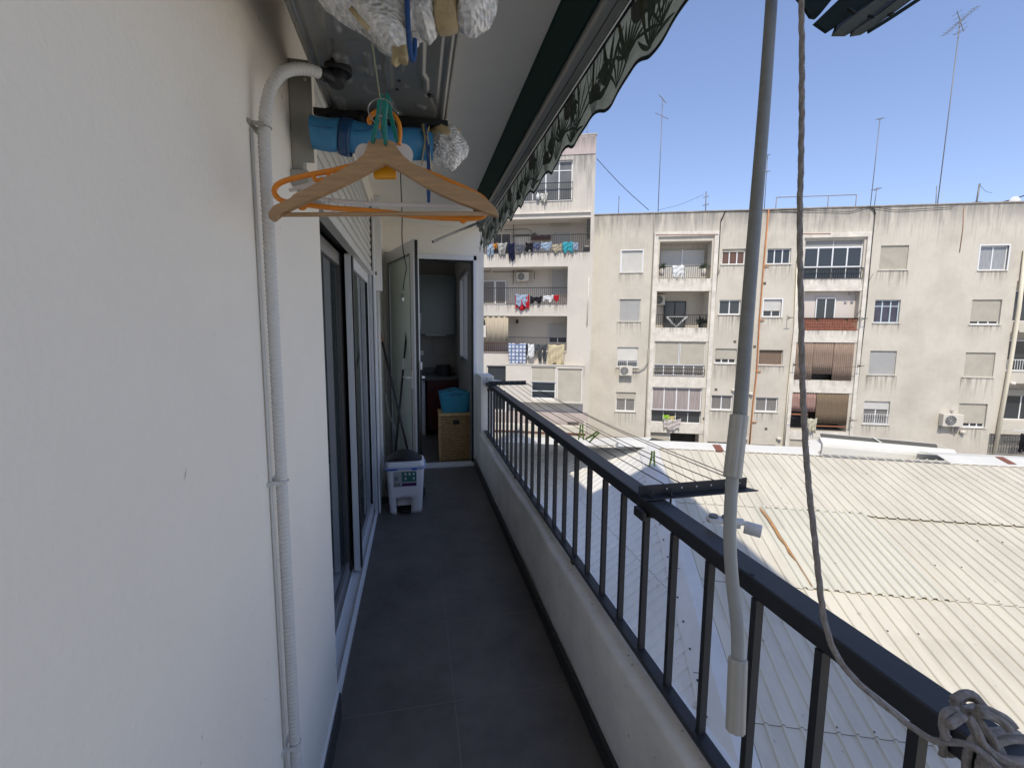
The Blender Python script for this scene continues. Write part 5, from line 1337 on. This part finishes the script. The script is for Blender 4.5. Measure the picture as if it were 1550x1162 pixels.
# ================= TOWER
holes_t = []
def T(f, x0, y0, x1, y1, d, back=True):
    r = rect(f, x0, y0, x1, y1, D_T); holes_t.append((*r, d, back)); return r
uTR = fac(900.3, 300, D_T)[0]; uTL = fac(690, 400, D_T)[0]-1.5
tT = fac(900, 204, D_T)[1]
t1_ = T(z4, 400, 296, 774, 578, .3, False)
t2_ = T(z4, 60, 705, 900, 942, 1.4); t3_ = rect(z5, 60, -65, 660, 168, D_T); t3_ = (t2_[0], t3_[1], t3_[2], fac(*z4(750, 1037), D_T)[1]); holes_t.append((*t3_, 1.4, True))
t4_ = rect(z5, 60, 241, 656, 470, D_T); t4_ = (t2_[0], *t4_[1:]); holes_t.append((*t4_, 1.4, True))
t5b = rect(z5, 152, 552, 276, 670, D_T); holes_t.append((*t5b, .2, False))
t6 = rect(z5, 516, 860, 640, 952, D_T); holes_t.append((*t6, .15, True))
b = MB(); cutwall(b, uTL, uTR, -9.4, tT, holes_t, 10); b.build('wall', M_tow, tb)
b = MB().box(uTL, uTR+.03, -.04, .25, tT, tT+.07); b.build('coping', mat('coping_grey', (.42, .40, .37), .9, noise=(2, .3)), tb)
pz = fac(*z4(900, 247), D_T)[1]; b = MB().box(uTL, uTR-.02, -.035, -.003, pz, tT-.02); b.build('parapet_band', stained('faded_rose_render', (.52, .44, .42), (.30, .27, .26), (.45, .37, .37), 8, ztop=tT, topfade=1.2, patch=.7), tb)
lowz = fac(*z5(500, 835), D_T)[1]
b = MB()
for z in (fac(*z4(600, 668), D_T)[1], ):
    b.box(uTL, t2_[1], -.10, -.004, z, z+.09)
b.build('slab_edge', M_whiteb, tb)
window(tb, t1_, y=.15, n=4, gm=mat('tower_glass', (.16, .17, .18), .12, noise=(1, .3)), fr=.06, mid=.76, sill=False); rw = sub(t1_, 0, 1, 0, .27); railing(tb, rw[0]-.1, rw[1]+.02, t1_[2]+.02, t1_[2]+.9, y=-.06)
# row 2
def tr(f, x0, y0, x1, y1): return rect(f, x0, y0, x1, y1, D_T)
def plate(r, y, mt, nm, th=.03): return MB().box(r[0], r[1], y, y+th, r[2], r[3]).build(nm, mt, tb)
window(tb, tr(z4, 180, 770, 316, 940), y=1.3, n=2, fm=M_whiteb, sill=False); plate(tr(z4, 340, 786, 465, 940), 1.35, M_whiteb, 'door_panel'); plate(tr(z4, 340, 780, 455, 792), 1.25, M_iron, 'lintel', .08)
window(tb, tr(z4, 620, 763, 757, 862), y=1.3, shut=1, sm=M_gshut, sill=False, fm=M_whiteb); plate(tr(z4, 605, 705, 760, 716), 1.1, M_brk, 'light_fitting', .1)
railing(tb, t2_[0], t2_[1]-.02, t2_[2]+.02, t2_[2]+.92)
b = MB()
for k in range(9): 
    r = tr(z4, 875, 705+k*16, 898, 716+k*16); b.box(r[0], r[1], -.02+.02*(k % 2), .1, r[2], r[3])
b.build('junction_cable', M_cable, tb)
# row 3
window(tb, tr(z5, 60, 4, 176, 160), y=1.3, n=1, gm=CUR, sill=False); window(tb, tr(z5, 178, 4, 250, 160), y=1.3, n=1, gm=CUR, sill=False); window(tb, tr(z5, 545, -70, 662, 100), y=1.3, shut=1, sm=M_gshut, fm=M_whiteb, sill=False)
railing(tb, t3_[0], t3_[1]-.02, t3_[2]+.02, t3_[2]+.9)
# row 4
def tblind(r, y, mt, k=40):
    x0, x1, z0, z1 = r; b = MB(); b.sh(True); b.grid(lambda u, v: (x0+(x1-x0)*u, y+.03*math.sin(u*k), z1+(z0-z1)*v), 60, 2); return b.build('sun_curtain', mt, tb, solid=.01)
tblind(tr(z5, 60, 240, 286, 405), .06, mat('beige_canvas', (.42, .36, .27), .9, noise=(3, .12, (4, 1, .3)))); railing(tb, t4_[0], tr(z5, 0, 0, 290, 1)[1], tr(z5, 0, 0, 1, 468)[2], tr(z5, 0, 408, 1, 409)[2], mt=M_irred)
railing(tb, tr(z5, 290, 0, 291, 1)[0], t4_[1]-.02, t4_[2]+.02, t4_[2]+.85)
window(tb, tr(z5, 530, 292, 652, 416), y=1.3, shut=.72, sm=M_gshut, n=2, surround=False, sill=False)
b = MB(); r = tr(z5, 318, 260, 332, 286); b.box(r[0], r[1], 1.1, 1.25, r[2], r[3]); b.build('wall_lantern', M_iron, tb)
r = tr(z5, 112, 300, 150, 375); b = MB().box(r[0], r[1], -.12, .02, r[2], r[3]).box(r[0]-.02, r[1]+.02, -.13, .02, r[2]+.35, r[2]+.37); b.build('water_heater', M_acw, tb, bevel=.02)
b = MB().tube([((r[0]+r[1])/2-.1, -.05, r[3]+.35), ((r[0]+r[1])/2, -.05, r[3]+.38), ((r[0]+r[1])/2+.06, -.05, r[3]+.25), ((r[0]+r[1])/2+.06, -.05, r[3])], .05, 8); b.build('heater_flue', M_iron, tb)
# row 5 projecting box
r5 = tr(z5, 280, 548, 760, 778); PB = -.45
b = MB()
w1 = tr(z5, 437, 556, 588, 765); w2 = tr(z5, 598, 568, 750, 775)
b.box(r5[0], w1[0], PB, 0, r5[2], r5[3]); b.box(w1[1], w2[0], PB, 0, r5[2], r5[3]); b.box(w2[1], r5[1], PB, 0, r5[2], r5[3]); b.box(w1[0], w1[1], PB, 0, w1[3], r5[3]); b.box(w2[0], w2[1], PB, 0, w2[3], r5[3])
b.box(w1[0], w1[1], PB, 0, r5[2], w1[2]); b.box(w2[0], w2[1], PB, 0, r5[2], w2[2]); b.box(r5[0]-.03, r5[1]+.03, PB-.03, 0, r5[3], r5[3]+.05)
b.build('bay', M_tow, tb)
window(tb, sub(w1, 0, 1, .05, .55), y=PB+.15, n=1, mid=.45, sill=False); window(tb, sub(w1, 0, 1, .55, 1), y=PB+.12, shut=1, sm=M_tshut, sill=False); window(tb, w2, y=PB+.12, shut=1, sm=M_tshut, sill=False); plate(sub(w1, 0, 1, 0, .05), PB+.1, M_whiteb, 'panel')
window(tb, t5b, y=.12, n=1, sill=False, fm=M_whiteb); 
b = MB().box(uTL, uTR-.05, -.02, -.002, -7.5, lowz); b.build('lower_render', mat('rose_render_low', (.50, .43, .40), .9, noise=(1, .15)), tb)
plate(t6, .1, mat('beige_board', (.42, .34, .24), .9), 'boarded_window'); window(tb, tr(z5, 160, 700, 275, 840), y=-.01, n=2, sill=False)
plate(tr(z5, 660, 905, 730, 955), -.2, mat('clutter_dark', (.12, .10, .09), .9), 'meter_box', .15)
pline(z4, [(335, 650), (337, 860), (332, 1150)], .018, M_cable, 'cable', y=1.25, B=tb, D=D_T); pline(z4, [(270, 748), (430, 740), (465, 755), (475, 780)], .015, M_cable, 'cable', y=1.2, B=tb, D=D_T)
pline(z4, [(185, 1058), (330, 1056), (480, 1052), (492, 1060), (490, 1110)], .015, M_cable, 'cable', y=1.2, B=tb, D=D_T)
pline(z4, [(130, 1064), (175, 1064), (180, 1044)], .02, M_cable, 'cable', y=.6, B=tb, D=D_T)
pline(z5, [(795, 0), (790, 120), (782, 300)], .03, M_whiteb, 'drainpipe', y=-.05, B=tb, D=D_T)
acunit(z4, 362, 1062, 452, 1126, D_T, 'air conditioner under the laundry balcony ceiling on the taller white block', yf=1.3)
# terrace parapet in front of the tower foot
tp = empty('terrace_wall', AV*0+NV*24.2, -PHI, 'low cream terrace wall with a brown band at the foot of the taller block', 'wall')
r = [fac(x, y_, 24.2) for x, y_ in ((735, 646), (887, 647), (887, 660))]
MB().box(r[0][0]-1, r[1][0], 0, .5, r[2][1]-1.6, r[1][1]).box(r[1][0]-.12, r[1][0], -.02, .52, r[1][1], r[1][1]+.22).build('masonry', mat('cream_masonry', (.62, .58, .48), .9, noise=(1, .12)), tp)
MB().box(r[0][0]-1, r[1][0]-.02, -.04, -.002, r[2][1]+.05, r[2][1]+.15).build('brown_band', mat('brown_band', (.14, .06, .04), .8), tp)

# ------------------------------------------------------------------ laundry and balcony objects
clothN = [0]
M_run = bpy.data.materials.new('run_marks'); M_run.use_nodes = True
def _run():
    t, b = nodes(M_run); N = t.nodes.new; L = t.links.new; b.inputs['Base Color'].default_value = (.17, .15, .13, 1); b.inputs['Roughness'].default_value = .95
    tc = N('ShaderNodeTexCoord'); mp = N('ShaderNodeMapping'); mp.inputs['Scale'].default_value = (9, 9, .5); L(tc.outputs['Object'], mp.inputs[0])
    n = N('ShaderNodeTexNoise'); n.inputs['Scale'].default_value = 1.2; n.inputs['Detail'].default_value = 5; L(mp.outputs[0], n.inputs[0])
    a = N('ShaderNodeMapRange'); a.inputs[1].default_value = .46; a.inputs[2].default_value = .68; L(n.outputs[0], a.inputs[0])
    sp = N('ShaderNodeSeparateXYZ'); L(tc.outputs['Generated'], sp.inputs[0])
    e = N('ShaderNodeMath'); e.operation = 'POWER'; e.inputs[1].default_value = 1.6; L(sp.outputs[2], e.inputs[0])
    m_ = N('ShaderNodeMath'); m_.operation = 'MULTIPLY'; L(a.outputs[0], m_.inputs[0]); L(e.outputs[0], m_.inputs[1])
    k = N('ShaderNodeMath'); k.operation = 'MULTIPLY'; k.inputs[1].default_value = .5; L(m_.outputs[0], k.inputs[0]); L(k.outputs[0], b.inputs['Alpha'])
_run()
def runs(B, x0, x1, zt, h, y=-.006):
    MB().quad((x0, y, zt-h), (x1, y, zt-h), (x1, y, zt), (x0, y, zt)).build('run_marks', M_run, B)
random.seed(21)
for i, (r, k) in enumerate(wins):
    if r[2] > -3.6: runs(mb_, r[0]-.12, r[1]+.12, r[2]-.045, random.uniform(.6, 1.5), -.004)
for (a_, z_, h_) in (((rB1[0]-.09, rB1[1]+.09), rB1[2], .45), ((rE1[0]-.09, rE1[1]+.09), rE1[2], .4), ((rE2[0]-.09, rE2[1]+.09), rE2[2], .45), ((rB2[0]-.09, rB2[1]+.09), rB2[2], .5), ((rE3[0]-.09, rE3[1]+.09), rE3[2], .4)): runs(mb_, a_[0], a_[1], z_-.01, h_, -.034)
runs(tb, uTL, t1_[1], t1_[2]-.02, .85); runs(tb, t1_[1]+.02, uTR-.02, t1_[3]+.4, 2.6); runs(tb, uTL, t2_[1], t2_[2]-.02, .7); runs(tb, uTL, t3_[1], t3_[2]-.02, .6); runs(tb, uTL, uTR-.1, tT-.1, .9, -.04)
def cloth(f, x0, y0, x1, y1, D, yf, mt, name, label, cat='laundry', grp='laundry drying on the far balconies', taper=0, legs=False, wav=.045, ragged=.05):
    r = rect(f, x0, y0, x1, y1, D); clothN[0] += 1; sd_ = clothN[0]
    x0_, x1_, z0_, z1_ = r; w_ = x1_-x0_; h = z1_-z0_; cx = (x0_+x1_)/2
    p = AV*cx+NV*(D+yf); b = MB(); b.sh(True)
    def fn(u, v, ua=-.5, ub=.5):
        uu = ua+(ub-ua)*u; X = uu*w_*(1-taper*v)
        return (X+.03*math.sin(v*4+sd_)*v, wav*math.sin(uu*17+sd_)*(.3+v)+.03*math.sin(uu*31+sd_*2+v*3)*v+.02*math.sin(v*14+uu*8+sd_), -h*v-ragged*v*math.sin(uu*9+sd_*1.7)*1.5-.05*(.25-uu*uu)*4*(1-v)+.02*math.sin(uu*13+sd_))
    if legs:
        b.grid(lambda u, v: fn(u, v*.35), 14, 5); b.grid(lambda u, v: fn(u, .35+.65*v, -.5, -.08), 8, 8); b.grid(lambda u, v: fn(u, .35+.63*v, .08, .5), 8, 8)
    else: b.grid(fn, 18, 12)
    o = b.build(name, mt, None, solid=.012); o.location = (p.x, p.y, z1_); o.rotation_euler = (0, 0, -PHI)
    return tag(o, label, cat, grp)
def cm(name, c, n=.12): return mat(name, c, .95, spec=.1, noise=(5, n))
checks = bpy.data.materials.new('checked_cloth'); checks.use_nodes = True
def _ck():
    t, b = nodes(checks); N = t.nodes.new; L = t.links.new; tc = N('ShaderNodeTexCoord'); b.inputs['Roughness'].default_value = .95
    outs = []
    for dr in ('X', 'Z'):
        wv = N('ShaderNodeTexWave'); wv.bands_direction = dr; wv.inputs['Scale'].default_value = 1.5; L(tc.outputs['Object'], wv.inputs[0])
        r = N('ShaderNodeMapRange'); r.inputs[1].default_value = .55; r.inputs[2].default_value = .75; L(wv.outputs[1], r.inputs[0]); outs.append(r.outputs[0])
    mm = N('ShaderNodeMath'); mm.operation = 'MAXIMUM'; L(outs[0], mm.inputs[0]); L(outs[1], mm.inputs[1])
    mx = N('ShaderNodeMix'); mx.data_type = 'RGBA'; L(mm.outputs[0], mx.inputs[0]); mx.inputs[6].default_value = (.60, .62, .66, 1); mx.inputs[7].default_value = (.14, .19, .32, 1); L(mx.outputs[2], b.inputs['Base Color'])
_ck()
navy, dk, greyc, ltb, teal, beige, red, wht = cm('navy_cloth', (.015, .018, .045)), cm('black_cloth', (.02, .02, .024)), cm('grey_cloth', (.10, .11, .13)), cm('light_blue_cloth', (.28, .36, .46)), cm('turquoise_cloth', (.05, .30, .36)), cm('beige_cloth', (.36, .32, .24)), cm('red_cloth', (.42, .02, .03)), cm('white_laundry', (.66, .67, .68))
yf = -.10
cloth(z4, 178, 880, 222, 970, D_T, yf, ltb, 'jeans', 'pale blue jeans, leftmost garment on the upper laundry balcony', legs=True)
cloth(z4, 222, 876, 246, 912, D_T, yf, cm('orange_cloth', (.55, .24, .04)), 'cloth', 'small orange cloth beside the pale blue jeans')
cloth(z4, 246, 872, 318, 958, D_T, yf, cm('patterned_cloth', (.34, .34, .33), .7), 'shirt', 'black and white patterned shirt on the upper laundry balcony', taper=.45)
cloth(z4, 323, 874, 372, 994, D_T, yf-.03, navy, 'trousers', 'long navy trousers hanging below the rail of the upper laundry balcony', taper=.1)
cloth(z4, 374, 880, 440, 940, D_T, yf, greyc, 'shirt', 'dark grey shirt right of the long navy trousers')
cloth(z4, 444, 870, 498, 930, D_T, yf, dk, 'shirt', 'black shirt in the middle of the upper laundry balcony')
cloth(z4, 500, 868, 548, 922, D_T, yf, cm('navy_print', (.10, .12, .20), .7), 'shirt', 'navy printed shirt between the black shirt and the light blue one')
cloth(z4, 555, 866, 628, 922, D_T, yf, ltb, 'shirt', 'light blue shirt left of the beige one on the upper laundry balcony')
cloth(z4, 632, 880, 700, 938, D_T, yf, beige, 'shirt', 'beige shirt between the light blue shirt and the turquoise towel', taper=.1)
cloth(z4, 706, 864, 776, 938, D_T, yf, teal, 'towel', 'bright turquoise towel on the upper laundry balcony')
cloth(z4, 778, 870, 812, 925, D_T, yf, ltb, 'shirt', 'small pale blue garment, rightmost on the upper laundry balcony')
r = rect(z4, 860, 903, 893, 935, D_T); p = AV*((r[0]+r[1])/2)+NV*(D_T+.3); q = empty('storage_crate', (p.x, p.y, r[2]), -PHI, 'small dark crate with pale contents at the right end of the upper laundry balcony', 'crate')
MB().box(-.2, .2, -.15, .15, 0, .1).box(-.2, .2, -.16, -.15, .1, .3).box(-.2, -.18, -.15, .15, .1, .3).box(.18, .2, -.15, .15, .1, .3).build('crate', M_iron, q); MB().box(-.15, .12, -.12, .1, .1, .34).build('contents', wht, q, bevel=.04)
# planter
r = rect(z4, 470, 782, 611, 823, D_T); p = AV*((r[0]+r[1])/2)+NV*(D_T+1.1); q = empty('planter_box', (p.x, p.y, r[2]), -PHI, 'long brown planter box mounted on the back wall of the upper laundry balcony', 'planter'); hw = (r[1]-r[0])/2; b = MB()
for k in range(9): b.box(-hw+k*hw/4.5, -hw+(k+.9)*hw/4.5, -.15, .12, 0, .19+.03*((k*7) % 3))
b.build('box', mat('planter_brown', (.10, .05, .04), .9), q); b = MB(); random.seed(4)
def leaves(b, c, R0, n, up=1.0, s=.03):
    for i in range(n):
        a = random.uniform(0, 2*PI); e = random.uniform(.1, 1.3); v = Vector((math.cos(a)*math.cos(e), math.sin(a)*math.cos(e), math.sin(e)*up)); L_ = R0*random.uniform(.5, 1)
        p1 = Vector(c)+v*L_; sd_ = v.cross(Vector((random.random(), random.random(), random.random()))).normalized()*s; b.quad(c, Vector(c).lerp(p1, .6)+sd_, p1, Vector(c).lerp(p1, .6)-sd_)
leaves(b, (-hw+.1, 0, .2), .3, 30); b.build('plant', mat('leaf_dull', (.10, .12, .06), .8), q)
# tower row 3
yf = -.10
cloth(z5, 333, 107, 420, 200, D_T, yf, red, 'towel', 'large red towel hanging below the second laundry balcony rail')
cloth(z5, 336, 105, 412, 178, D_T, yf-.05, ltb, 'shirt', 'pale shirt hung over the large red towel', taper=.15)
cloth(z5, 428, 118, 500, 158, D_T, yf, dk, 'trousers', 'black folded garment right of the red towel')
cloth(z5, 510, 110, 572, 146, D_T, yf, wht, 'towel', 'white cloth between the black garment and the small red cloth')
cloth(z5, 574, 108, 607, 149, D_T, yf, red, 'cloth', 'small red cloth, rightmost on the second laundry balcony')
# row 4
cloth(z5, 293, 410, 403, 545, D_T, -.3, checks, 'bed_sheet', 'large blue and white checked sheet on the third laundry balcony', wav=.06)
cloth(z5, 403, 416, 418, 480, D_T, -.25, navy, 'sock', 'narrow navy garment beside the checked sheet')
cloth(z5, 416, 415, 452, 502, D_T, -.3, wht, 'shirt', 'white top beside the checked sheet', taper=-.1)
cloth(z5, 455, 412, 478, 470, D_T, -.25, greyc, 'shirt', 'small dark grey garment between the white top and the leggings')
cloth(z5, 478, 415, 533, 520, D_T, -.3, cm('charcoal_cloth', (.07, .075, .08), .4), 'leggings', 'charcoal leggings on the third laundry balcony', legs=True, taper=.15)
cloth(z5, 540, 418, 642, 545, D_T, -.3, cm('cream_cloth', (.52, .45, .30), .15), 'bed_sheet', 'cream sheet, rightmost on the third laundry balcony', wav=.07, taper=.08)
# rack + container on the top tower balcony
cloth(z4, 545, 525, 602, 590, D_T, -.12, cm('pale_net', (.50, .50, .46), .5), 'net_cloth', 'pale crumpled cloth on the top balcony rail of the taller block', taper=.4)
r = rect(z4, 523, 535, 541, 572, D_T); p = AV*((r[0]+r[1])/2)+NV*(D_T-.1); q = MB().tube([(0, 0, 0), (0, 0, .24), (0, 0, .27), (0, 0, .34)], [.09, .09, .04, .04], 10).build('white_bottle', wht); q.location = (p.x, p.y, r[2]); tag(q, 'white bottle fixed to the top balcony rail beside the crumpled cloth', 'bottle')
# main block objects
cloth(z6, 398, 324, 450, 374, D_M, -.08, wht, 'towel', 'white towel over the top balcony rail between two plants')
cloth(z6, 358, 978, 382, 998, D_M, -.10, M_lime, 'cloth', 'small lime cloth on the lower glazed balcony'); cloth(z6, 382, 983, 410, 1002, D_M, -.10, cm('yellow_cloth', (.55, .50, .22)), 'cloth', 'small pale yellow cloth beside the lime one')
cloth(z6, 358, 996, 436, 1045, D_M, -.13, cm('pale_rose_cloth', (.50, .46, .44)), 'bed_sheet', 'pale sheet hanging below the lower glazed balcony', taper=.15)
cloth(z7, 110, 968, 152, 1028, D_M, -.2, cm('ivory_cloth', (.50, .48, .38)), 'towel', 'ivory cloth hanging in the reed-blind balcony', taper=.3)
cloth(z7, 990, 1025, 1012, 1100, D_M, -.55, dk, 'garment', 'black garment on the wall airer at the right edge'); cloth(z7, 1005, 1020, 1046, 1095, D_M, -.6, cm('red_print', (.45, .30, .30), .8), 'garment', 'red and white patterned garment on the wall airer at the right edge')
cloth(z7, 1030, 1018, 1052, 1075, D_M, -.55, cm('grey_print', (.45, .45, .47), .6), 'garment', 'grey patterned garment at the end of the wall airer, right edge')
r0 = fac(*z7(965, 1020), D_M); p = AV*r0[0]+NV*(D_M-.3); q = empty('wall_airer', (p.x, p.y, r0[1]), -PHI, 'pale zigzag folding airer on the wall at the right edge', 'airer'); b = MB()
for k in range(9): b.tube([(.1*k, -.2, 0), (.1*k+.1, -.2, .12)], .012, 5).tube([(.1*k, -.2, .12), (.1*k+.1, -.2, 0)], .012, 5)
b.tube([(0, .3, .0), (0, -.2, 0)], .012, 5).tube([(.9, .3, .0), (.9, -.2, 0)], .012, 5); b.build('rack', wht, q)
for x, lb in ((357, 'small spiky potted plant at the left end of the top shuttered balcony'), (541, 'small spiky potted plant at the right end of the top shuttered balcony')):
    r0 = fac(*z6(x, 333), D_M); p = AV*r0[0]+NV*(D_M+.15); q = empty('potted_plant', (p.x, p.y, r0[1]-.45), -PHI, lb, 'plant', 'potted plants on the top shuttered balcony'); b = MB(); leaves(b, Vector((0, 0, .4)), .42, 60, s=.02); b.build('leaves', mat('plant_green', (.06, .09, .035), .8), q); MB().tube([(0, 0, 0), (0, 0, .4)], [.12, .16], 12).build('pot', M_whiteb, q)
# drying rack and plant in B2
r0 = rect(z6, 380, 556, 470, 600, D_M); p = AV*((r0[0]+r0[1])/2)+NV*(D_M+.3); q = empty('drying_rack', (p.x, p.y, r0[2]+.02), -PHI, 'white folding drying rack with crossed legs in the open balcony', 'drying rack'); w_ = (r0[1]-r0[0])/2; b = MB()
for s in (-.01, .35): b.tube([(-w_, s, .62), (0, s, .05), (w_, s, .62)], .018, 6)
b.tube([(-w_, 0, .62), (w_, 0, .62)], .018, 6).tube([(-w_, .35, .62), (w_, .35, .62)], .018, 6)
for k in range(6): b.tube([(-w_+k*w_/2.5, 0, .62), (-w_+k*w_/2.5, .35, .62)], .01, 5)
b.build('rack', wht, q)
r0 = fac(*z6(532, 590), D_M); p = AV*r0[0]+NV*(D_M+.3); q = empty('potted_plant', (p.x, p.y, r0[1]-.1), -PHI, 'dark bushy potted plant in the corner of the open balcony with the drying rack', 'plant'); b = MB(); leaves(b, Vector((0, 0, .2)), .5, 70, 1.2, .04); b.build('leaves', mat('plant_dark', (.03, .04, .03), .8), q); MB().tube([(0, 0, -.1), (0, 0, .22)], [.1, .15], 12).build('pot', M_iron, q)
# retracted awning on the roof terrace beyond the ridge
DA = 17.6
ra = [fac(x, y_, DA) for x, y_ in ((1236, 671), (1437, 690), (1225, 655), (1432, 673), (1240, 688), (1426, 703))]
u0, u1 = ra[0][0], ra[1][0]; za = (ra[0][1]+ra[1][1])/2
ta = empty('terrace_awning', NV*DA+AV*((u0+u1)/2)+Vector((0, 0, za)), -PHI, 'closed white awning cassette with a round end plate standing beyond the corrugated roof ridge', 'awning'); w_ = (u1-u0)/2
sk = (ra[1][1]-ra[0][1])/2
def tq(x, y, z): return (x, y, z+sk*x/w_)
b = MB(); pr = [(-.44, .00), (-.42, .10), (-.16, .27), (-.1, .25), (-.12, .0), (-.30, -.34), (-.38, -.32)]
a_ = b.verts([tq(-w_, y, z) for y, z in pr]); c_ = b.verts([tq(w_, y, z) for y, z in pr]); n = len(pr)
b.face(a_); b.face(c_[::-1])
for k in range(n): b.face((a_[k], a_[(k+1) % n], c_[(k+1) % n], c_[k]))
b.build('cassette', mat('awning_white', (.66, .65, .60), .45, noise=(1, .06)), ta)
b = MB(); i0 = b.verts([tq(-w_+.1, .0, .37), tq(w_-.45, .0, .37), tq(w_-.45, -.1, .22), tq(-w_+.1, -.1, .22)]); b.face(i0); b.build('rolled_canvas', mat('canvas_grey', (.09, .088, .08), .9), ta, solid=.05)
b = MB().tube([tq(-w_, .0, .385), tq(w_-.4, .0, .385), tq(w_-.05, -.15, .24)], .009, 6).tube([tq(-.35, -.02, .42), tq(-.1, -.2, .26)], .02, 6); b.build('support_rod', M_whp, ta)
b = MB(); b.box(-w_+.2, w_-.1, -.12, .1, -.5, .0); b.build('beam', mat('beam_grey', (.42, .40, .36), .9, noise=(2, .15)), ta)
b = MB().prism([(-w_-.35+.30*math.cos(a), -.46, .10+.27*math.sin(a)) for a in [i*2*PI/8+.39 for i in range(8)]], (0, .03, 0)).box(-w_-.42, -w_-.16, -.46, -.43, -.52, -.1); b.build('end_plate', M_whp, ta)
# roof antennas
def mast(base, top, label, kind='pole', D=29.0, r=.022, el=()):
    u0, z0 = fac(*base, D); u1, z1 = fac(*top, D); p = AV*u0+NV*D; q = empty('tv_antenna', (p.x, p.y, z0-.3), -PHI, label, 'antenna', 'thin aerials and poles on the far roofs')
    v = Vector((u1-u0, 0, z1-z0+.3)); MB().tube([(0, 0, 0), v], r, 6).build('mast', mat_mast, q)
    if el:
        b = MB()
        for (t, L_, ang, n) in el:
            c = v*t; d = Vector((math.cos(ang), -.3, math.sin(ang))).normalized(); b.tube([c-d*L_/2, c+d*L_/2], .018, 5)
            for k in range(n): s = c+d*L_*((k+.5)/n-.5); o_ = Vector((-math.sin(ang)*.6, .8, math.cos(ang)*.3)).normalized()*.22; b.tube([s-o_, s+o_], .010, 4)
        b.build('elements', mat_mast, q)
    return q
mat_mast = mat('galvanised', (.20, .20, .20), .5, metal=.3)
mast((996, 322), (1003, 150), 'tall aerial mast with two tilted element groups, above the left part of the cream block', el=((1.0, .7, -1.0, 5), (.86, .9, -.6, 4)))
mast((1419, 308), (1454, 28), 'tallest leaning aerial mast with a long multi-element boom at its top, upper right', el=((.985, 1.6, .75, 11), (.985, 1.1, 2.2, 5), (.93, .4, .5, 2)), r=.026)
mast((1318, 306), (1332, 180), 'bare leaning pole rising over the middle of the cream block', el=((1.0, .25, .2, 3),)); mast((1324, 306), (1327, 285), 'short aerial next to the bare leaning pole', el=((.95, .4, .3, 3),))
mast((1157, 315), (1162, 235), 'aerial right beside the crank pole with a small top element', el=((1, .2, .5, 2), (.72, .35, .1, 3)))
mast((936, 326), (937, 297), 'short plain pole near the left end of the cream block roof'); mast((1068, 322), (1069, 290), 'short aerial with small side hooks on the cream block roof', el=((.8, .3, .2, 2), (.5, .35, .2, 2), (.2, .35, .2, 2)), r=.03)
mast((889, 207), (889, 186), 'small pole on top of the taller block', D=26.5); mast((1417, 308), (1418, 282), 'short plain pole just left of the tallest aerial'); mast((1477, 310), (1483, 278), 'short stout pole with cables near the right end of the cream block roof', r=.045, el=((.3, .3, .3, 3),))
q = empty('roof_handrail', NV*29+AV*fac(1174, 318, 29)[0]+Vector((0, 0, fac(1174, 318, 29)[1]-.2)), -PHI, 'thin metal handrail frame on the cream block roof behind the rope', 'handrail'); du = fac(1295, 312, 29)[0]-fac(1174, 318, 29)[0]; hz = fac(1174, 299, 29)[1]-fac(1174, 318, 29)[1]+.2
b = MB()
for x in (0, du*.655, du): b.tube([(x, 0, 0), (x, 0, hz)], .022, 6)
b.tube([(0, 0, hz), (du, 0, hz)], .022, 6); b.build('rail_frame', mat('rail_rust', (.25, .20, .17), .8), q)
def span(a, c, label, r=.012, D=28.5, D2=None):
    u0, z0 = fac(*a, D); u1, z1 = fac(*c, D2 or D); P0 = AV*u0+NV*D+Vector((0, 0, z0)); P1 = AV*u1+NV*(D2 or D)+Vector((0, 0, z1)); mid_ = (P0+P1)/2-Vector((0, 0, .15))
    o = MB().tube(smooth([P0, mid_, P1], 2), r, 5).build('overhead_cable', M_cable); tag(o, label, 'cable', 'cables strung between the far roofs')
span((903, 240), (982, 318), 'dark cable sloping from the taller block down to the cream block roof', .018); span((996, 318), (1066, 294), 'faint cable rising right to the short hooked aerial', .008)
span((1484, 310), (1560, 293), 'thick dark cable rising to the right edge of the photo', .03); span((1483, 280), (1502, 292), 'short loose cable hanging from the stout roof pole', .008)
u, z = fac(1536, 306, 28); p = AV*u+NV*28+Vector((0, 0, z)); q = empty('satellite_dish', p, -PHI, 'small white satellite dish edge on the cream block roof at the far right', 'satellite dish')
b = MB(); b.sh(True).grid(lambda a, c: (.28*c*math.cos(2*PI*a), .10*c*c-.1, .28*c*math.sin(2*PI*a)), 20, 5, True); b.build('dish', wht, q, solid=.01); MB().tube([(0, 0, 0), (0, .2, -.5)], .02, 6).build('arm', M_brk, q)
print('objects', len(bpy.data.objects))
